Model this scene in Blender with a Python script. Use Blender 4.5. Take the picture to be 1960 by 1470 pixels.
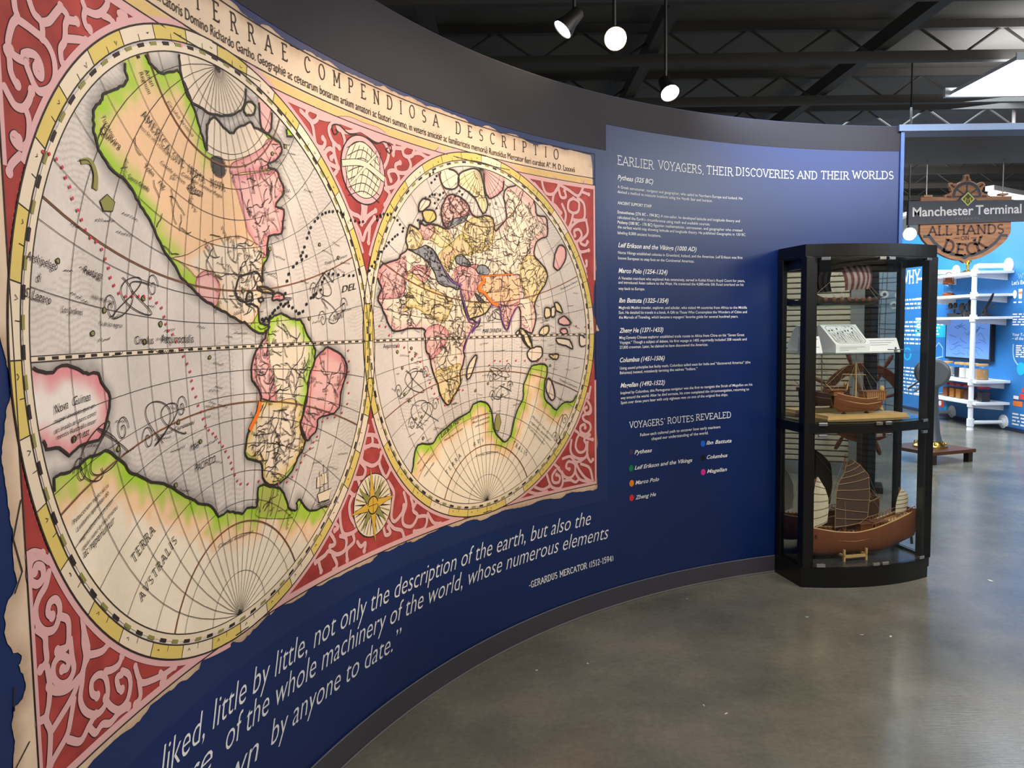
import bpy, bmesh, math, random
import numpy as np
from mathutils import Vector, Matrix, kdtree
from math import sin, cos, pi, radians, sqrt, atan2, hypot

for o in list(bpy.data.objects):
    bpy.data.objects.remove(o)
SC = bpy.context.scene
COL = SC.collection

# ------------------------------------------------------------------ camera, world, light, exposure
cam = bpy.data.cameras.new('camera')
cam.sensor_width = 36.0
cam.lens = 36.0 * 1491.98 / 1960
cam.clip_start = 0.02
CAM = bpy.data.objects.new('camera', cam)
COL.objects.link(CAM)
CAM.matrix_world = (Matrix.Translation((0, 0, 1.4776)) @ Matrix.Rotation(pi/2 - 0.07444, 4, 'X')
                    @ Matrix.Rotation(-0.013624, 4, 'Z'))
SC.camera = CAM

SC.view_settings.view_transform = 'Standard'
SC.view_settings.look = 'None'
SC.view_settings.gamma = 1.0
SC.view_settings.use_curve_mapping = False
SC.view_settings.exposure = 0.0

world = bpy.data.worlds.new('world')
SC.world = world
world.use_nodes = True
world.node_tree.nodes['Background'].inputs[0].default_value = (0.75, 0.82, 0.95, 1)
world.node_tree.nodes['Background'].inputs[1].default_value = 0.24

def area_light(name, loc, target, size, size_y, power, color):
    l = bpy.data.lights.new(name, 'AREA'); l.shape = 'RECTANGLE'
    l.size = size; l.size_y = size_y; l.energy = power; l.color = color
    o = bpy.data.objects.new(name, l); COL.objects.link(o); o.location = loc
    o.rotation_euler = (Vector(target) - Vector(loc)).to_track_quat('-Z', 'Y').to_euler()
    return o
def spot_light(name, loc, target, power, color, angle=60, blend=0.6, radius=0.04):
    l = bpy.data.lights.new(name, 'SPOT'); l.energy = power; l.color = color
    l.spot_size = radians(angle); l.spot_blend = blend; l.shadow_soft_size = radius
    o = bpy.data.objects.new(name, l); COL.objects.link(o); o.location = loc
    o.rotation_euler = (Vector(target) - Vector(loc)).to_track_quat('-Z', 'Y').to_euler()
    return o
WARM = (1.0, 0.80, 0.58); NEUT = (1.0, 0.93, 0.84); COOL = (0.86, 0.93, 1.0)
# entrance daylight and map track spots; the other lamps are added unseen fills
area_light('entrance_daylight', (6.5, 1.2, 3.3), (1.5, 4.0, 0.9), 4.8, .9, 120, COOL)
area_light('hall_fill_light', (4.6, 8.6, 3.75), (5.0, 9.2, 0), 2.5, 2.5, 190, (.74, .87, 1.0))  # added fill pair, no fixture, brightens the blue wall and hall floor
area_light('hall_fill_light', (4.6, 12.5, 3.75), (6.6, 12.8, 1.2), 2.5, 2.5, 400, COOL)
area_light('gallery_fill_light', (1.6, 1.0, 3.6), (1.0, 1.5, 0), 2.2, 1.6, 36, NEUT)  # added overhead fill pair for floor, wall, shutter and cabinet
area_light('gallery_fill_light', (3.3, 2.2, 3.55), (3.2, 2.4, 0), 1.6, 1.0, 76, NEUT)
area_light('wall_top_fill', (1.72, 4.18, 2.95), (1.74, 4.60, 2.42), 1.3, .06, 9, COOL).data.spread = radians(85)  # added strip of light to brighten the top of the wall
spot_light('panel_fill_spot', (3.2, 4.0, 3.2), (4.4, 2.75, 1.2), 90, COOL, 60, .7, .05)  # added light for the map panel and shutter behind the viewer
spot_light('sign_fill_spot', (2.0, 2.6, 2.62), (3.23, 5.6, 2.2), 110, NEUT, 30, .6, .05)  # added light that lifts the hanging sign
area_light('shelf_fill_light', (5.0, 10.6, 2.75), (6.5, 10.9, 1.1), 1.6, .3, 45, NEUT)  # added fill for the shelves and jars, no lamp there
for ang, zt, pw, tint in ((1.56, 1.36, 56, NEUT), (1.30, 1.42, 58, NEUT), (1.06, 1.66, 180, WARM), (0.82, 1.50, 84, WARM)):
    lx, ly = 2.598 - 1.0*math.sin(ang), 1.281 + 1.0*math.cos(ang)
    wx, wy = 2.598 - 3.42*math.sin(ang), 1.281 + 3.42*math.cos(ang)
    spot_light('map_track_spot', (lx, ly, 2.8), (wx, wy, zt), pw, tint, 44, .5, .05)
spot_light('cabinet_fill_spot', (1.25, 1.9, 3.1), (1.95, 4.35, 1.1), 190, NEUT, 36, .6, .05)  # added light through the front glass onto the cabinet contents

# ------------------------------------------------------------------ helpers
def hexc(h):
    h = h.lstrip('#'); v = [int(h[i:i+2], 16)/255 for i in (0, 2, 4)]
    return tuple((x/12.92 if x <= .04045 else ((x+.055)/1.055)**2.4) for x in v)
MATS = {}
def mat(name, color, rough=.5, metal=0., spec=.5, vary=0., scale=20., bump=0., emit=None, estr=0., coat=0., stretch=None):
    if name in MATS: return MATS[name]
    m = bpy.data.materials.new(name); MATS[name] = m; m.use_nodes = True
    nt = m.node_tree; b = nt.nodes['Principled BSDF']
    c = hexc(color) if isinstance(color, str) else color
    b.inputs['Base Color'].default_value = (*c, 1)
    b.inputs['Roughness'].default_value = rough; b.inputs['Metallic'].default_value = metal
    b.inputs['Specular IOR Level'].default_value = spec
    b.inputs['Coat Weight'].default_value = coat
    if emit is not None:
        e = hexc(emit) if isinstance(emit, str) else emit
        b.inputs['Emission Color'].default_value = (*e, 1); b.inputs['Emission Strength'].default_value = estr
    if vary or bump:
        tc = nt.nodes.new('ShaderNodeTexCoord'); mp = nt.nodes.new('ShaderNodeMapping')
        if stretch: mp.inputs['Scale'].default_value = stretch
        n = nt.nodes.new('ShaderNodeTexNoise'); n.inputs['Scale'].default_value = scale; n.inputs['Detail'].default_value = 4
        nt.links.new(tc.outputs['Object'], mp.inputs['Vector']); nt.links.new(mp.outputs['Vector'], n.inputs['Vector'])
        if vary:
            r = nt.nodes.new('ShaderNodeMix'); r.data_type = 'RGBA'
            r.inputs['A'].default_value = (*[x*(1-vary) for x in c], 1)
            r.inputs['B'].default_value = (*[min(1, x*(1+vary)) for x in c], 1)
            nt.links.new(n.outputs['Fac'], r.inputs['Factor']); nt.links.new(r.outputs['Result'], b.inputs['Base Color'])
        if bump:
            bp = nt.nodes.new('ShaderNodeBump'); bp.inputs['Strength'].default_value = bump; bp.inputs['Distance'].default_value = .01
            nt.links.new(n.outputs['Fac'], bp.inputs['Height']); nt.links.new(bp.outputs['Normal'], b.inputs['Normal'])
    return m
def glass(name, tint, refl=.06):
    if name in MATS: return MATS[name]
    m = bpy.data.materials.new(name); MATS[name] = m; m.use_nodes = True
    nt = m.node_tree; nt.nodes.remove(nt.nodes['Principled BSDF'])
    out = nt.nodes['Material Output']
    t = nt.nodes.new('ShaderNodeBsdfTransparent'); t.inputs[0].default_value = (*tint, 1)
    g = nt.nodes.new('ShaderNodeBsdfGlossy'); g.inputs['Roughness'].default_value = .01
    f = nt.nodes.new('ShaderNodeLayerWeight')
    e = nt.nodes.new('ShaderNodeMath'); e.operation = 'POWER'; e.inputs[1].default_value = 5.0
    k = nt.nodes.new('ShaderNodeMath'); k.operation = 'MULTIPLY_ADD'; k.inputs[1].default_value = .9*refl; k.inputs[2].default_value = .025*refl
    mx = nt.nodes.new('ShaderNodeMixShader')
    nt.links.new(f.outputs['Facing'], e.inputs[0]); nt.links.new(e.outputs[0], k.inputs[0]); nt.links.new(k.outputs[0], mx.inputs[0])
    nt.links.new(t.outputs[0], mx.inputs[1]); nt.links.new(g.outputs[0], mx.inputs[2])
    nt.links.new(mx.outputs[0], out.inputs[0])
    return m

def tag(o, label=None, cat=None, group=None, kind=None):
    if label: o['label'] = label
    if cat: o['category'] = cat
    if group: o['group'] = group
    if kind: o['kind'] = kind
    return o
def empty(name, loc, rz=0, label=None, cat=None, group=None, kind=None):
    o = bpy.data.objects.new(name, None); o.empty_display_size = .1
    COL.objects.link(o); o.location = loc; o.rotation_euler = (0, 0, rz)
    return tag(o, label, cat, group, kind)
def copy_tree(o, parent=None):
    c = o.copy(); COL.objects.link(c)
    if parent: c.parent = parent
    for ch in list(o.children): copy_tree(ch, c)
    return c
def link_mesh(name, me, mats, parent=None):
    for m in (mats if isinstance(mats, (list, tuple)) else [mats]): me.materials.append(m)
    o = bpy.data.objects.new(name, me); COL.objects.link(o)
    if parent: o.parent = parent
    return o

class MB:
    """collects shapes, then links them as one mesh object"""
    def __init__(s): s.v = []; s.f = []; s.m = []; s.sm = []
    def add(s, vs, fs, mi=0, smooth=False):
        b = len(s.v); s.v += [tuple(v) for v in vs]
        for f in fs: s.f.append([b+i for i in f]); s.m.append(mi); s.sm.append(smooth)
        return s
    def box(s, c, d, rz=0, mi=0, R=None):
        x, y, z = d[0]/2, d[1]/2, d[2]/2
        P = [Vector((a*x, b*y, e*z)) for e in (-1, 1) for b in (-1, 1) for a in (-1, 1)]
        R = R or Matrix.Rotation(rz, 3, 'Z'); c = Vector(c)
        return s.add([R @ p + c for p in P], [(0,2,3,1),(4,5,7,6),(0,1,5,4),(2,6,7,3),(0,4,6,2),(1,3,7,5)], mi)
    def box2(s, a, b, mi=0):
        return s.box([(a[i]+b[i])/2 for i in range(3)], [abs(b[i]-a[i]) for i in range(3)], 0, mi)
    def tube(s, path, r, seg=8, mi=0, closed=False, flat=1.0):
        P = [Vector(p) for p in path]; n = len(P); rings = []; up = None
        for i, p in enumerate(P):
            a = P[(i-1) % n] if (closed or i > 0) else p; b = P[(i+1) % n] if (closed or i < n-1) else p
            t = (b-a); t = t.normalized() if t.length > 1e-9 else Vector((0, 0, 1))
            if up is None: up = Vector((0, 0, 1)) if abs(t.z) < .95 else Vector((1, 0, 0))
            x = t.cross(up); x = x.normalized() if x.length > 1e-6 else t.orthogonal().normalized()
            y = x.cross(t).normalized(); up = y
            rr = r[i] if isinstance(r, (list, tuple)) else r
            rings.append([p + x*rr*cos(2*pi*k/seg) + y*rr*flat*sin(2*pi*k/seg) for k in range(seg)])
        vs = [v for q in rings for v in q]; fs = []
        for i in range(n if closed else n-1):
            j = (i+1) % n
            for k in range(seg): fs.append((i*seg+k, i*seg+(k+1) % seg, j*seg+(k+1) % seg, j*seg+k))
        if not closed: fs += [tuple(range(seg))[::-1], tuple((n-1)*seg+k for k in range(seg))]
        return s.add(vs, fs, mi, True)
    def cyl(s, a, b, r, r2=None, seg=20, mi=0):
        return s.tube([a, b], [r, r if r2 is None else r2], seg, mi)
    def lathe(s, prof, c=(0, 0, 0), seg=24, mi=0, R=None, smooth=True):
        R = R or Matrix.Identity(3); c = Vector(c); vs = []; fs = []; n = len(prof)
        for (r, z) in prof:
            for k in range(seg): vs.append(R @ Vector((r*cos(2*pi*k/seg), r*sin(2*pi*k/seg), z)) + c)
        for i in range(n-1):
            for k in range(seg): fs.append((i*seg+k, i*seg+(k+1) % seg, (i+1)*seg+(k+1) % seg, (i+1)*seg+k))
        fs += [tuple(range(seg))[::-1], tuple((n-1)*seg+k for k in range(seg))]
        return s.add(vs, fs, mi, smooth)
    def prism(s, poly, h0, h1, M=None, mi=0):
        """2D outline extruded along local z; M maps local to parent space"""
        n = len(poly); M = M or Matrix.Identity(4)
        vs = [M @ Vector((x, y, h0)) for x, y in poly] + [M @ Vector((x, y, h1)) for x, y in poly]
        fs = [tuple(range(n))[::-1], tuple(range(n, 2*n))] + [(i, (i+1) % n, n+(i+1) % n, n+i) for i in range(n)]
        return s.add(vs, fs, mi)
    def grid(s, fn, nu, nv, mi=0, th=0.0, smooth=True):
        """sheet through fn(u,v) with u,v in 0..1; th gives it thickness along its normal"""
        P = [[Vector(fn(i/nu, j/nv)) for i in range(nu+1)] for j in range(nv+1)]
        w = nu+1
        def faces(off, flip):
            for j in range(nv):
                for i in range(nu):
                    q = (off+j*w+i, off+j*w+i+1, off+(j+1)*w+i+1, off+(j+1)*w+i)
                    yield q[::-1] if flip else q
        vs = [p for r in P for p in r]; fs = list(faces(0, False))
        if th:
            N = []
            for j in range(nv+1):
                for i in range(nu+1):
                    a = P[j][min(i+1, nu)]-P[j][max(i-1, 0)]; b = P[min(j+1, nv)][i]-P[max(j-1, 0)][i]
                    n = a.cross(b); N.append(n.normalized() if n.length > 1e-12 else Vector((0, 1, 0)))
            k = len(vs); vs = vs + [v - N[i]*th for i, v in enumerate(vs)]; fs += list(faces(k, True))
            rim = [(0, i) for i in range(nu)] + [(j, nu) for j in range(nv)] + [(nv, i) for i in range(nu, 0, -1)] + [(j, 0) for j in range(nv, 0, -1)]
            R = [a*w+b for a, b in rim]
            for i in range(len(R)):
                a, b = R[i], R[(i+1) % len(R)]; fs.append((b, a, k+a, k+b))
        return s.add(vs, fs, mi, smooth)
    def build(s, name, mats, parent=None, origin=None, bevel=0.0):
        me = bpy.data.meshes.new(name); o = Vector(origin) if origin is not None else Vector((0, 0, 0))
        me.from_pydata([Vector(v)-o for v in s.v], [], s.f)
        me.polygons.foreach_set('material_index', s.m); me.polygons.foreach_set('use_smooth', s.sm)
        me.update()
        ob = link_mesh(name, me, mats, parent); ob.location = o
        if any(s.sm):
            md = ob.modifiers.new('edges', 'EDGE_SPLIT'); md.split_angle = radians(40)
        if bevel:
            b = ob.modifiers.new('bevel', 'BEVEL'); b.width = bevel; b.segments = 2; b.limit_method = 'ANGLE'; b.angle_limit = radians(50)
        return ob

# ------------------------------------------------------------------ the curved exhibit wall: (s, z) along its face
RW = 3.42367; CX = 2.59784; CY = 1.28136
WORLD_SHIFT = 6.0                        # tabulated s values are millimetres from s = -6 m
def wpt(s, z, off=0.0):
    a = -s/RW; r = RW - off
    return (CX - r*sin(a), CY + r*cos(a), z)
def parse(t): return [(int(a)/1000 - 6, int(b)/1000) for a, b in (q.split(',') for q in t.split())]
def smooth_path(p, n=6, closed=False):
    if len(p) < 3: return list(p)
    q = []; N = len(p)
    for i in range(N if closed else N-1):
        g = lambda k: p[k % N] if closed else p[max(0, min(N-1, k))]
        a, b, c, d = g(i-1), g(i), g(i+1), g(i+2)
        for k in range(n):
            t = k/n
            q.append(tuple(.5*(2*b[j]+(c[j]-a[j])*t+(2*a[j]-5*b[j]+4*c[j]-d[j])*t*t+(3*b[j]-a[j]-3*c[j]+d[j])*t**3) for j in (0, 1)))
    if not closed: q.append(tuple(p[-1]))
    return q

class Flat:
    """flat print or lettering in a 2D frame, pushed onto a surface by fn(x, y, off)"""
    def __init__(s, fn): s.fn = fn; s.v = []; s.f = []; s.m = []
    def poly(s, P, off=0., mi=0):
        b = len(s.v); s.v += [s.fn(x, y, off) for x, y in P]; s.f.append(tuple(range(b, b+len(P)))); s.m.append(mi)
    def tris(s, P, F, off=0., mi=0):
        b = len(s.v); s.v += [s.fn(x, y, off) for x, y in P]
        for f in F: s.f.append(tuple(b+i for i in f)); s.m.append(mi)
    def ribbon(s, P, w, off=0., mi=0, closed=False, maxseg=.08):
        Q = [P[0]]
        for a, b in zip(P, P[1:] + ([P[0]] if closed else [])):
            d = hypot(b[0]-a[0], b[1]-a[1])
            if d < 1e-6: continue
            k = max(1, int(d/maxseg))
            Q += [(a[0]+(b[0]-a[0])*j/k, a[1]+(b[1]-a[1])*j/k) for j in range(1, k+1)]
        if closed: Q.pop()
        n = len(Q)
        if n < 2: return
        b0 = len(s.v); ww = w if isinstance(w, (list, tuple)) else None
        for i, p in enumerate(Q):
            a = Q[(i-1) % n] if (closed or i) else p; c = Q[(i+1) % n] if (closed or i < n-1) else p
            t = (c[0]-a[0], c[1]-a[1]); l = hypot(*t) or 1
            h = (ww[0]+(ww[1]-ww[0])*i/(n-1) if ww else w)/2
            nx, ny = -t[1]/l*h, t[0]/l*h
            s.v.append(s.fn(p[0]+nx, p[1]+ny, off)); s.v.append(s.fn(p[0]-nx, p[1]-ny, off))
        for i in range(n if closed else n-1):
            j = (i+1) % n
            s.f.append((b0+2*i, b0+2*i+1, b0+2*j+1, b0+2*j)); s.m.append(mi)
    def disc(s, x, y, r, off=0., mi=0, ry=None, n=14):
        ry = ry or r
        if r > .03:                                    # large discs follow the curve of the wall
            m = 6; P = [(x, y)]+[(x+r*j/m*cos(2*pi*k/n), y+ry*j/m*sin(2*pi*k/n)) for j in range(1, m+1) for k in range(n)]
            F = [(0, 1+k, 1+(k+1) % n) for k in range(n)]+[(1+j*n+k, 1+(j+1)*n+k, 1+(j+1)*n+(k+1) % n, 1+j*n+(k+1) % n) for j in range(m-1) for k in range(n)]
            return s.tris(P, F, off, mi)
        s.poly([(x+r*cos(2*pi*k/n), y+(ry or r)*sin(2*pi*k/n)) for k in range(n)], off, mi)
    def build(s, name, mats, parent=None, origin=None):
        me = bpy.data.meshes.new(name)
        o = Vector(origin) if origin is not None else Vector((0, 0, 0))
        if origin is None and parent is None and s.v: o = sum((Vector(v) for v in s.v), Vector())/len(s.v)
        me.from_pydata([Vector(v)-o for v in s.v], [], s.f); me.polygons.foreach_set('material_index', s.m); me.update()
        ob = link_mesh(name, me, mats, parent); ob.location = o
        return ob

# lettering: sans glyphs come from Blender's built-in font, slab capitals are drawn as strokes
_tc = {}
def glyphs(txt, bold=0., shear=0.):
    k = (txt, bold, shear)
    if k in _tc: return _tc[k]
    cu = bpy.data.curves.new('t', 'FONT'); cu.body = txt; cu.offset = bold; cu.shear = shear; cu.resolution_u = 3; cu.fill_mode = 'FRONT'
    ob = bpy.data.objects.new('t', cu); COL.objects.link(ob)
    me = bpy.data.meshes.new_from_object(ob.evaluated_get(bpy.context.evaluated_depsgraph_get()))
    V = [(v.co.x, v.co.y) for v in me.vertices]; F = [tuple(p.vertices) for p in me.polygons]
    bpy.data.objects.remove(ob); bpy.data.curves.remove(cu); bpy.data.meshes.remove(me)
    _tc[k] = (V, F); return V, F
_cap = max(y for x, y in glyphs('H')[0])
def put_text(fl, txt, p0, p1, h=None, bold=0., shear=0., off=0., mi=0, squash=1.):
    """set txt from p0 to p1 (baseline); h is the cap height"""
    V, F = glyphs(txt, bold, shear)
    if not V: return
    xs = [v[0] for v in V]; x0, x1 = min(xs), max(xs); w = x1-x0
    dx, dy = p1[0]-p0[0], p1[1]-p0[1]; L = hypot(dx, dy); ux, uy = dx/L, dy/L
    kx = L/w; ky = (h/_cap) if h else kx*squash
    fl.tris([(p0[0]+ux*(x-x0)*kx-uy*y*ky, p0[1]+uy*(x-x0)*kx+ux*y*ky) for x, y in V], F, off, mi)
def put_words(new_word, txt, p0, p1, h, bold=0., shear=0., off=0.):
    """like put_text, with every word on a mesh of its own"""
    V, F = glyphs(txt, bold, shear); x0 = min(v[0] for v in V); w = max(v[0] for v in V)-x0
    kx = (p1[0]-p0[0])/w; ky = h/_cap; sl = (p1[1]-p0[1])/(p1[0]-p0[0]); groups = []
    for lo, hi, f in sorted((min(V[i][0] for i in f), max(V[i][0] for i in f), f) for f in F):
        if groups and lo < groups[-1][0]+.14: groups[-1][0] = max(groups[-1][0], hi); groups[-1][1].append(f)
        else: groups.append([hi, [f]])
    for hi, fs in groups:
        used = sorted({i for f in fs for i in f}); ix = {i: k for k, i in enumerate(used)}; f = new_word('word')
        f.tris([(p0[0]+(V[i][0]-x0)*kx, p0[1]+(V[i][0]-x0)*kx*sl+V[i][1]*ky) for i in used], [tuple(ix[i] for i in q) for q in fs], off); f.done()
def arc(cx, cy, rx, ry, a0, a1, n=9):
    return [(cx+rx*cos(radians(a0+(a1-a0)*i/n)), cy+ry*sin(radians(a0+(a1-a0)*i/n))) for i in range(n+1)]
SLAB = {
'A': (.8, [[(.04,0),(.4,1),(.76,0)], [(.18,.33),(.62,.33)]], [(.04,0),(.76,0)]),
'B': (.66, [[(.1,0),(.1,1)], [(.1,1)]+arc(.36,.76,.2,.24,90,-90)+[(.1,.52)], [(.1,.52)]+arc(.36,.26,.24,.26,90,-90)+[(.1,0)]], [(.08,0),(.08,1)]),
'C': (.72, [arc(.4,.5,.34,.5,45,315,14)], [(.64,.85)]),
'D': (.76, [[(.12,0),(.12,1)], [(.12,1)]+arc(.36,.5,.34,.5,90,-90,12)+[(.12,0)]], [(.1,0),(.1,1)]),
'E': (.64, [[(.12,0),(.12,1)], [(.12,1),(.58,1),(.58,.86)], [(.12,.52),(.46,.52)], [(.12,0),(.6,0),(.6,.15)]], [(.1,0),(.1,1)]),
'G': (.78, [arc(.4,.5,.34,.5,45,300,14)+[(.66,.1),(.66,.44),(.45,.44)]], []),
'H': (.8, [[(.14,0),(.14,1)], [(.66,0),(.66,1)], [(.14,.52),(.66,.52)]], [(.14,0),(.14,1),(.66,0),(.66,1)]),
'I': (.36, [[(.18,0),(.18,1)]], [(.18,0),(.18,1)]),
'K': (.78, [[(.14,0),(.14,1)], [(.66,1),(.16,.45)], [(.32,.62),(.7,0)]], [(.14,0),(.14,1),(.66,1),(.7,0)]),
'L': (.62, [[(.14,0),(.14,1)], [(.14,0),(.58,0),(.58,.18)]], [(.14,1),(.1,0)]),
'M': (.96, [[(.14,0),(.14,1),(.48,.25),(.82,1),(.82,0)]], [(.14,0),(.1,1),(.86,1),(.82,0)]),
'N': (.84, [[(.14,0),(.14,1),(.7,0),(.7,1)]], [(.14,0),(.1,1),(.7,1)]),
'O': (.8, [arc(.4,.5,.35,.5,0,360,20)], []),
'P': (.66, [[(.12,0),(.12,1)], [(.12,1)]+arc(.36,.73,.23,.27,90,-90)+[(.12,.46)]], [(.12,0),(.1,1)]),
'R': (.74, [[(.12,0),(.12,1)], [(.12,1)]+arc(.36,.75,.22,.25,90,-90)+[(.12,.5)], [(.38,.5),(.66,0)]], [(.12,0),(.1,1),(.68,0)]),
'S': (.62, [arc(.31,.745,.22,.255,35,270,10)+arc(.31,.25,.24,.25,90,-145,10)], []),
'T': (.72, [[(.36,0),(.36,1)], [(.06,.84),(.06,1),(.66,1),(.66,.84)]], [(.36,0)]),
'U': (.78, [[(.14,1),(.14,.3)]+arc(.39,.28,.25,.28,180,360)+[(.64,1)]], [(.14,1),(.64,1)]),
'V': (.76, [[(.06,1),(.38,0),(.7,1)]], [(.06,1),(.7,1)]),
'W': (1.08, [[(.06,1),(.3,0),(.54,.9),(.78,0),(1.02,1)]], [(.06,1),(1.02,1)]),
'Y': (.74, [[(.06,1),(.37,.45),(.68,1)], [(.37,.45),(.37,0)]], [(.06,1),(.68,1),(.37,0)]),
'X': (.74, [[(.08,1),(.66,0)], [(.66,1),(.08,0)]], [(.08,1),(.66,0),(.66,1),(.08,0)]),
'F': (.6, [[(.12,0),(.12,1)], [(.12,1),(.58,1),(.58,.86)], [(.12,.52),(.46,.52)]], [(.12,0),(.1,1)]),
'1': (.4, [[(.06,.85),(.22,1),(.22,0)]], [(.22,0)]),
'2': (.56, [arc(.27,.74,.2,.26,160,-30)+[(.08,.02),(.5,.02)]], []),
'4': (.6, [[(.42,0),(.42,1),(.06,.3),(.56,.3)]], [(.42,0)]),
'5': (.56, [[(.48,1),(.12,1),(.1,.56)]+arc(.26,.32,.23,.32,110,-140)], []),
'9': (.58, [arc(.28,.7,.21,.3,0,360,14)+[(.46,.4),(.26,0)]], []),
'-': (.4, [[(.06,.42),(.34,.42)]], []), '(': (.34, [arc(.4,.45,.26,.62,130,230,8)], []), ')': (.34, [arc(-.06,.45,.26,.62,50,-50,8)], []),
',': (.26, [[(.14,.04),(.08,-.16)]], []), '.': (.24, [[(.1,0),(.1,.06)]], []), '\u2019': (.24, [[(.13,1),(.08,.78)]], []), ' ': (.36, [], []),
}
def slab_width(t, gap=.08): return sum(SLAB[c][0]+gap for c in t)-gap
def put_slab(fl, txt, p0, p1, h, wt=.09, off=0., mi=0, gap=.08, serif=.13, spread=False, fit=True):
    dx, dy = p1[0]-p0[0], p1[1]-p0[1]; L = hypot(dx, dy); ux, uy = dx/L, dy/L
    if spread:                                     # keep letters natural and spread the gaps
        kx = h*.92; gap = (L/kx - sum(SLAB[c][0] for c in txt))/max(1, len(txt)-1)
    else: kx = L/slab_width(txt, gap) if fit else h
    x = 0.
    T = lambda a, b: (p0[0]+ux*a*kx-uy*b*h, p0[1]+uy*a*kx+ux*b*h)
    for c in txt:
        w, st, se = SLAB[c]
        for q in st:
            run = [q[0]]
            for i in range(1, len(q)):
                run.append(q[i])
                if i < len(q)-1:
                    u = Vector((q[i][0]-q[i-1][0], q[i][1]-q[i-1][1])); v = Vector((q[i+1][0]-q[i][0], q[i+1][1]-q[i][1]))
                    if u.length > .08 and v.length > .08 and u.angle(v, 0) > .7:
                        fl.ribbon([T(x+a, b) for a, b in run], wt*h, off, mi); run = [q[i]]
            fl.ribbon([T(x+a, b) for a, b in run], wt*h, off, mi)
        for a, b in se: fl.ribbon([T(x+a-serif, b), T(x+a+serif, b)], wt*h*.8, off, mi)
        x += w+gap

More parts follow.
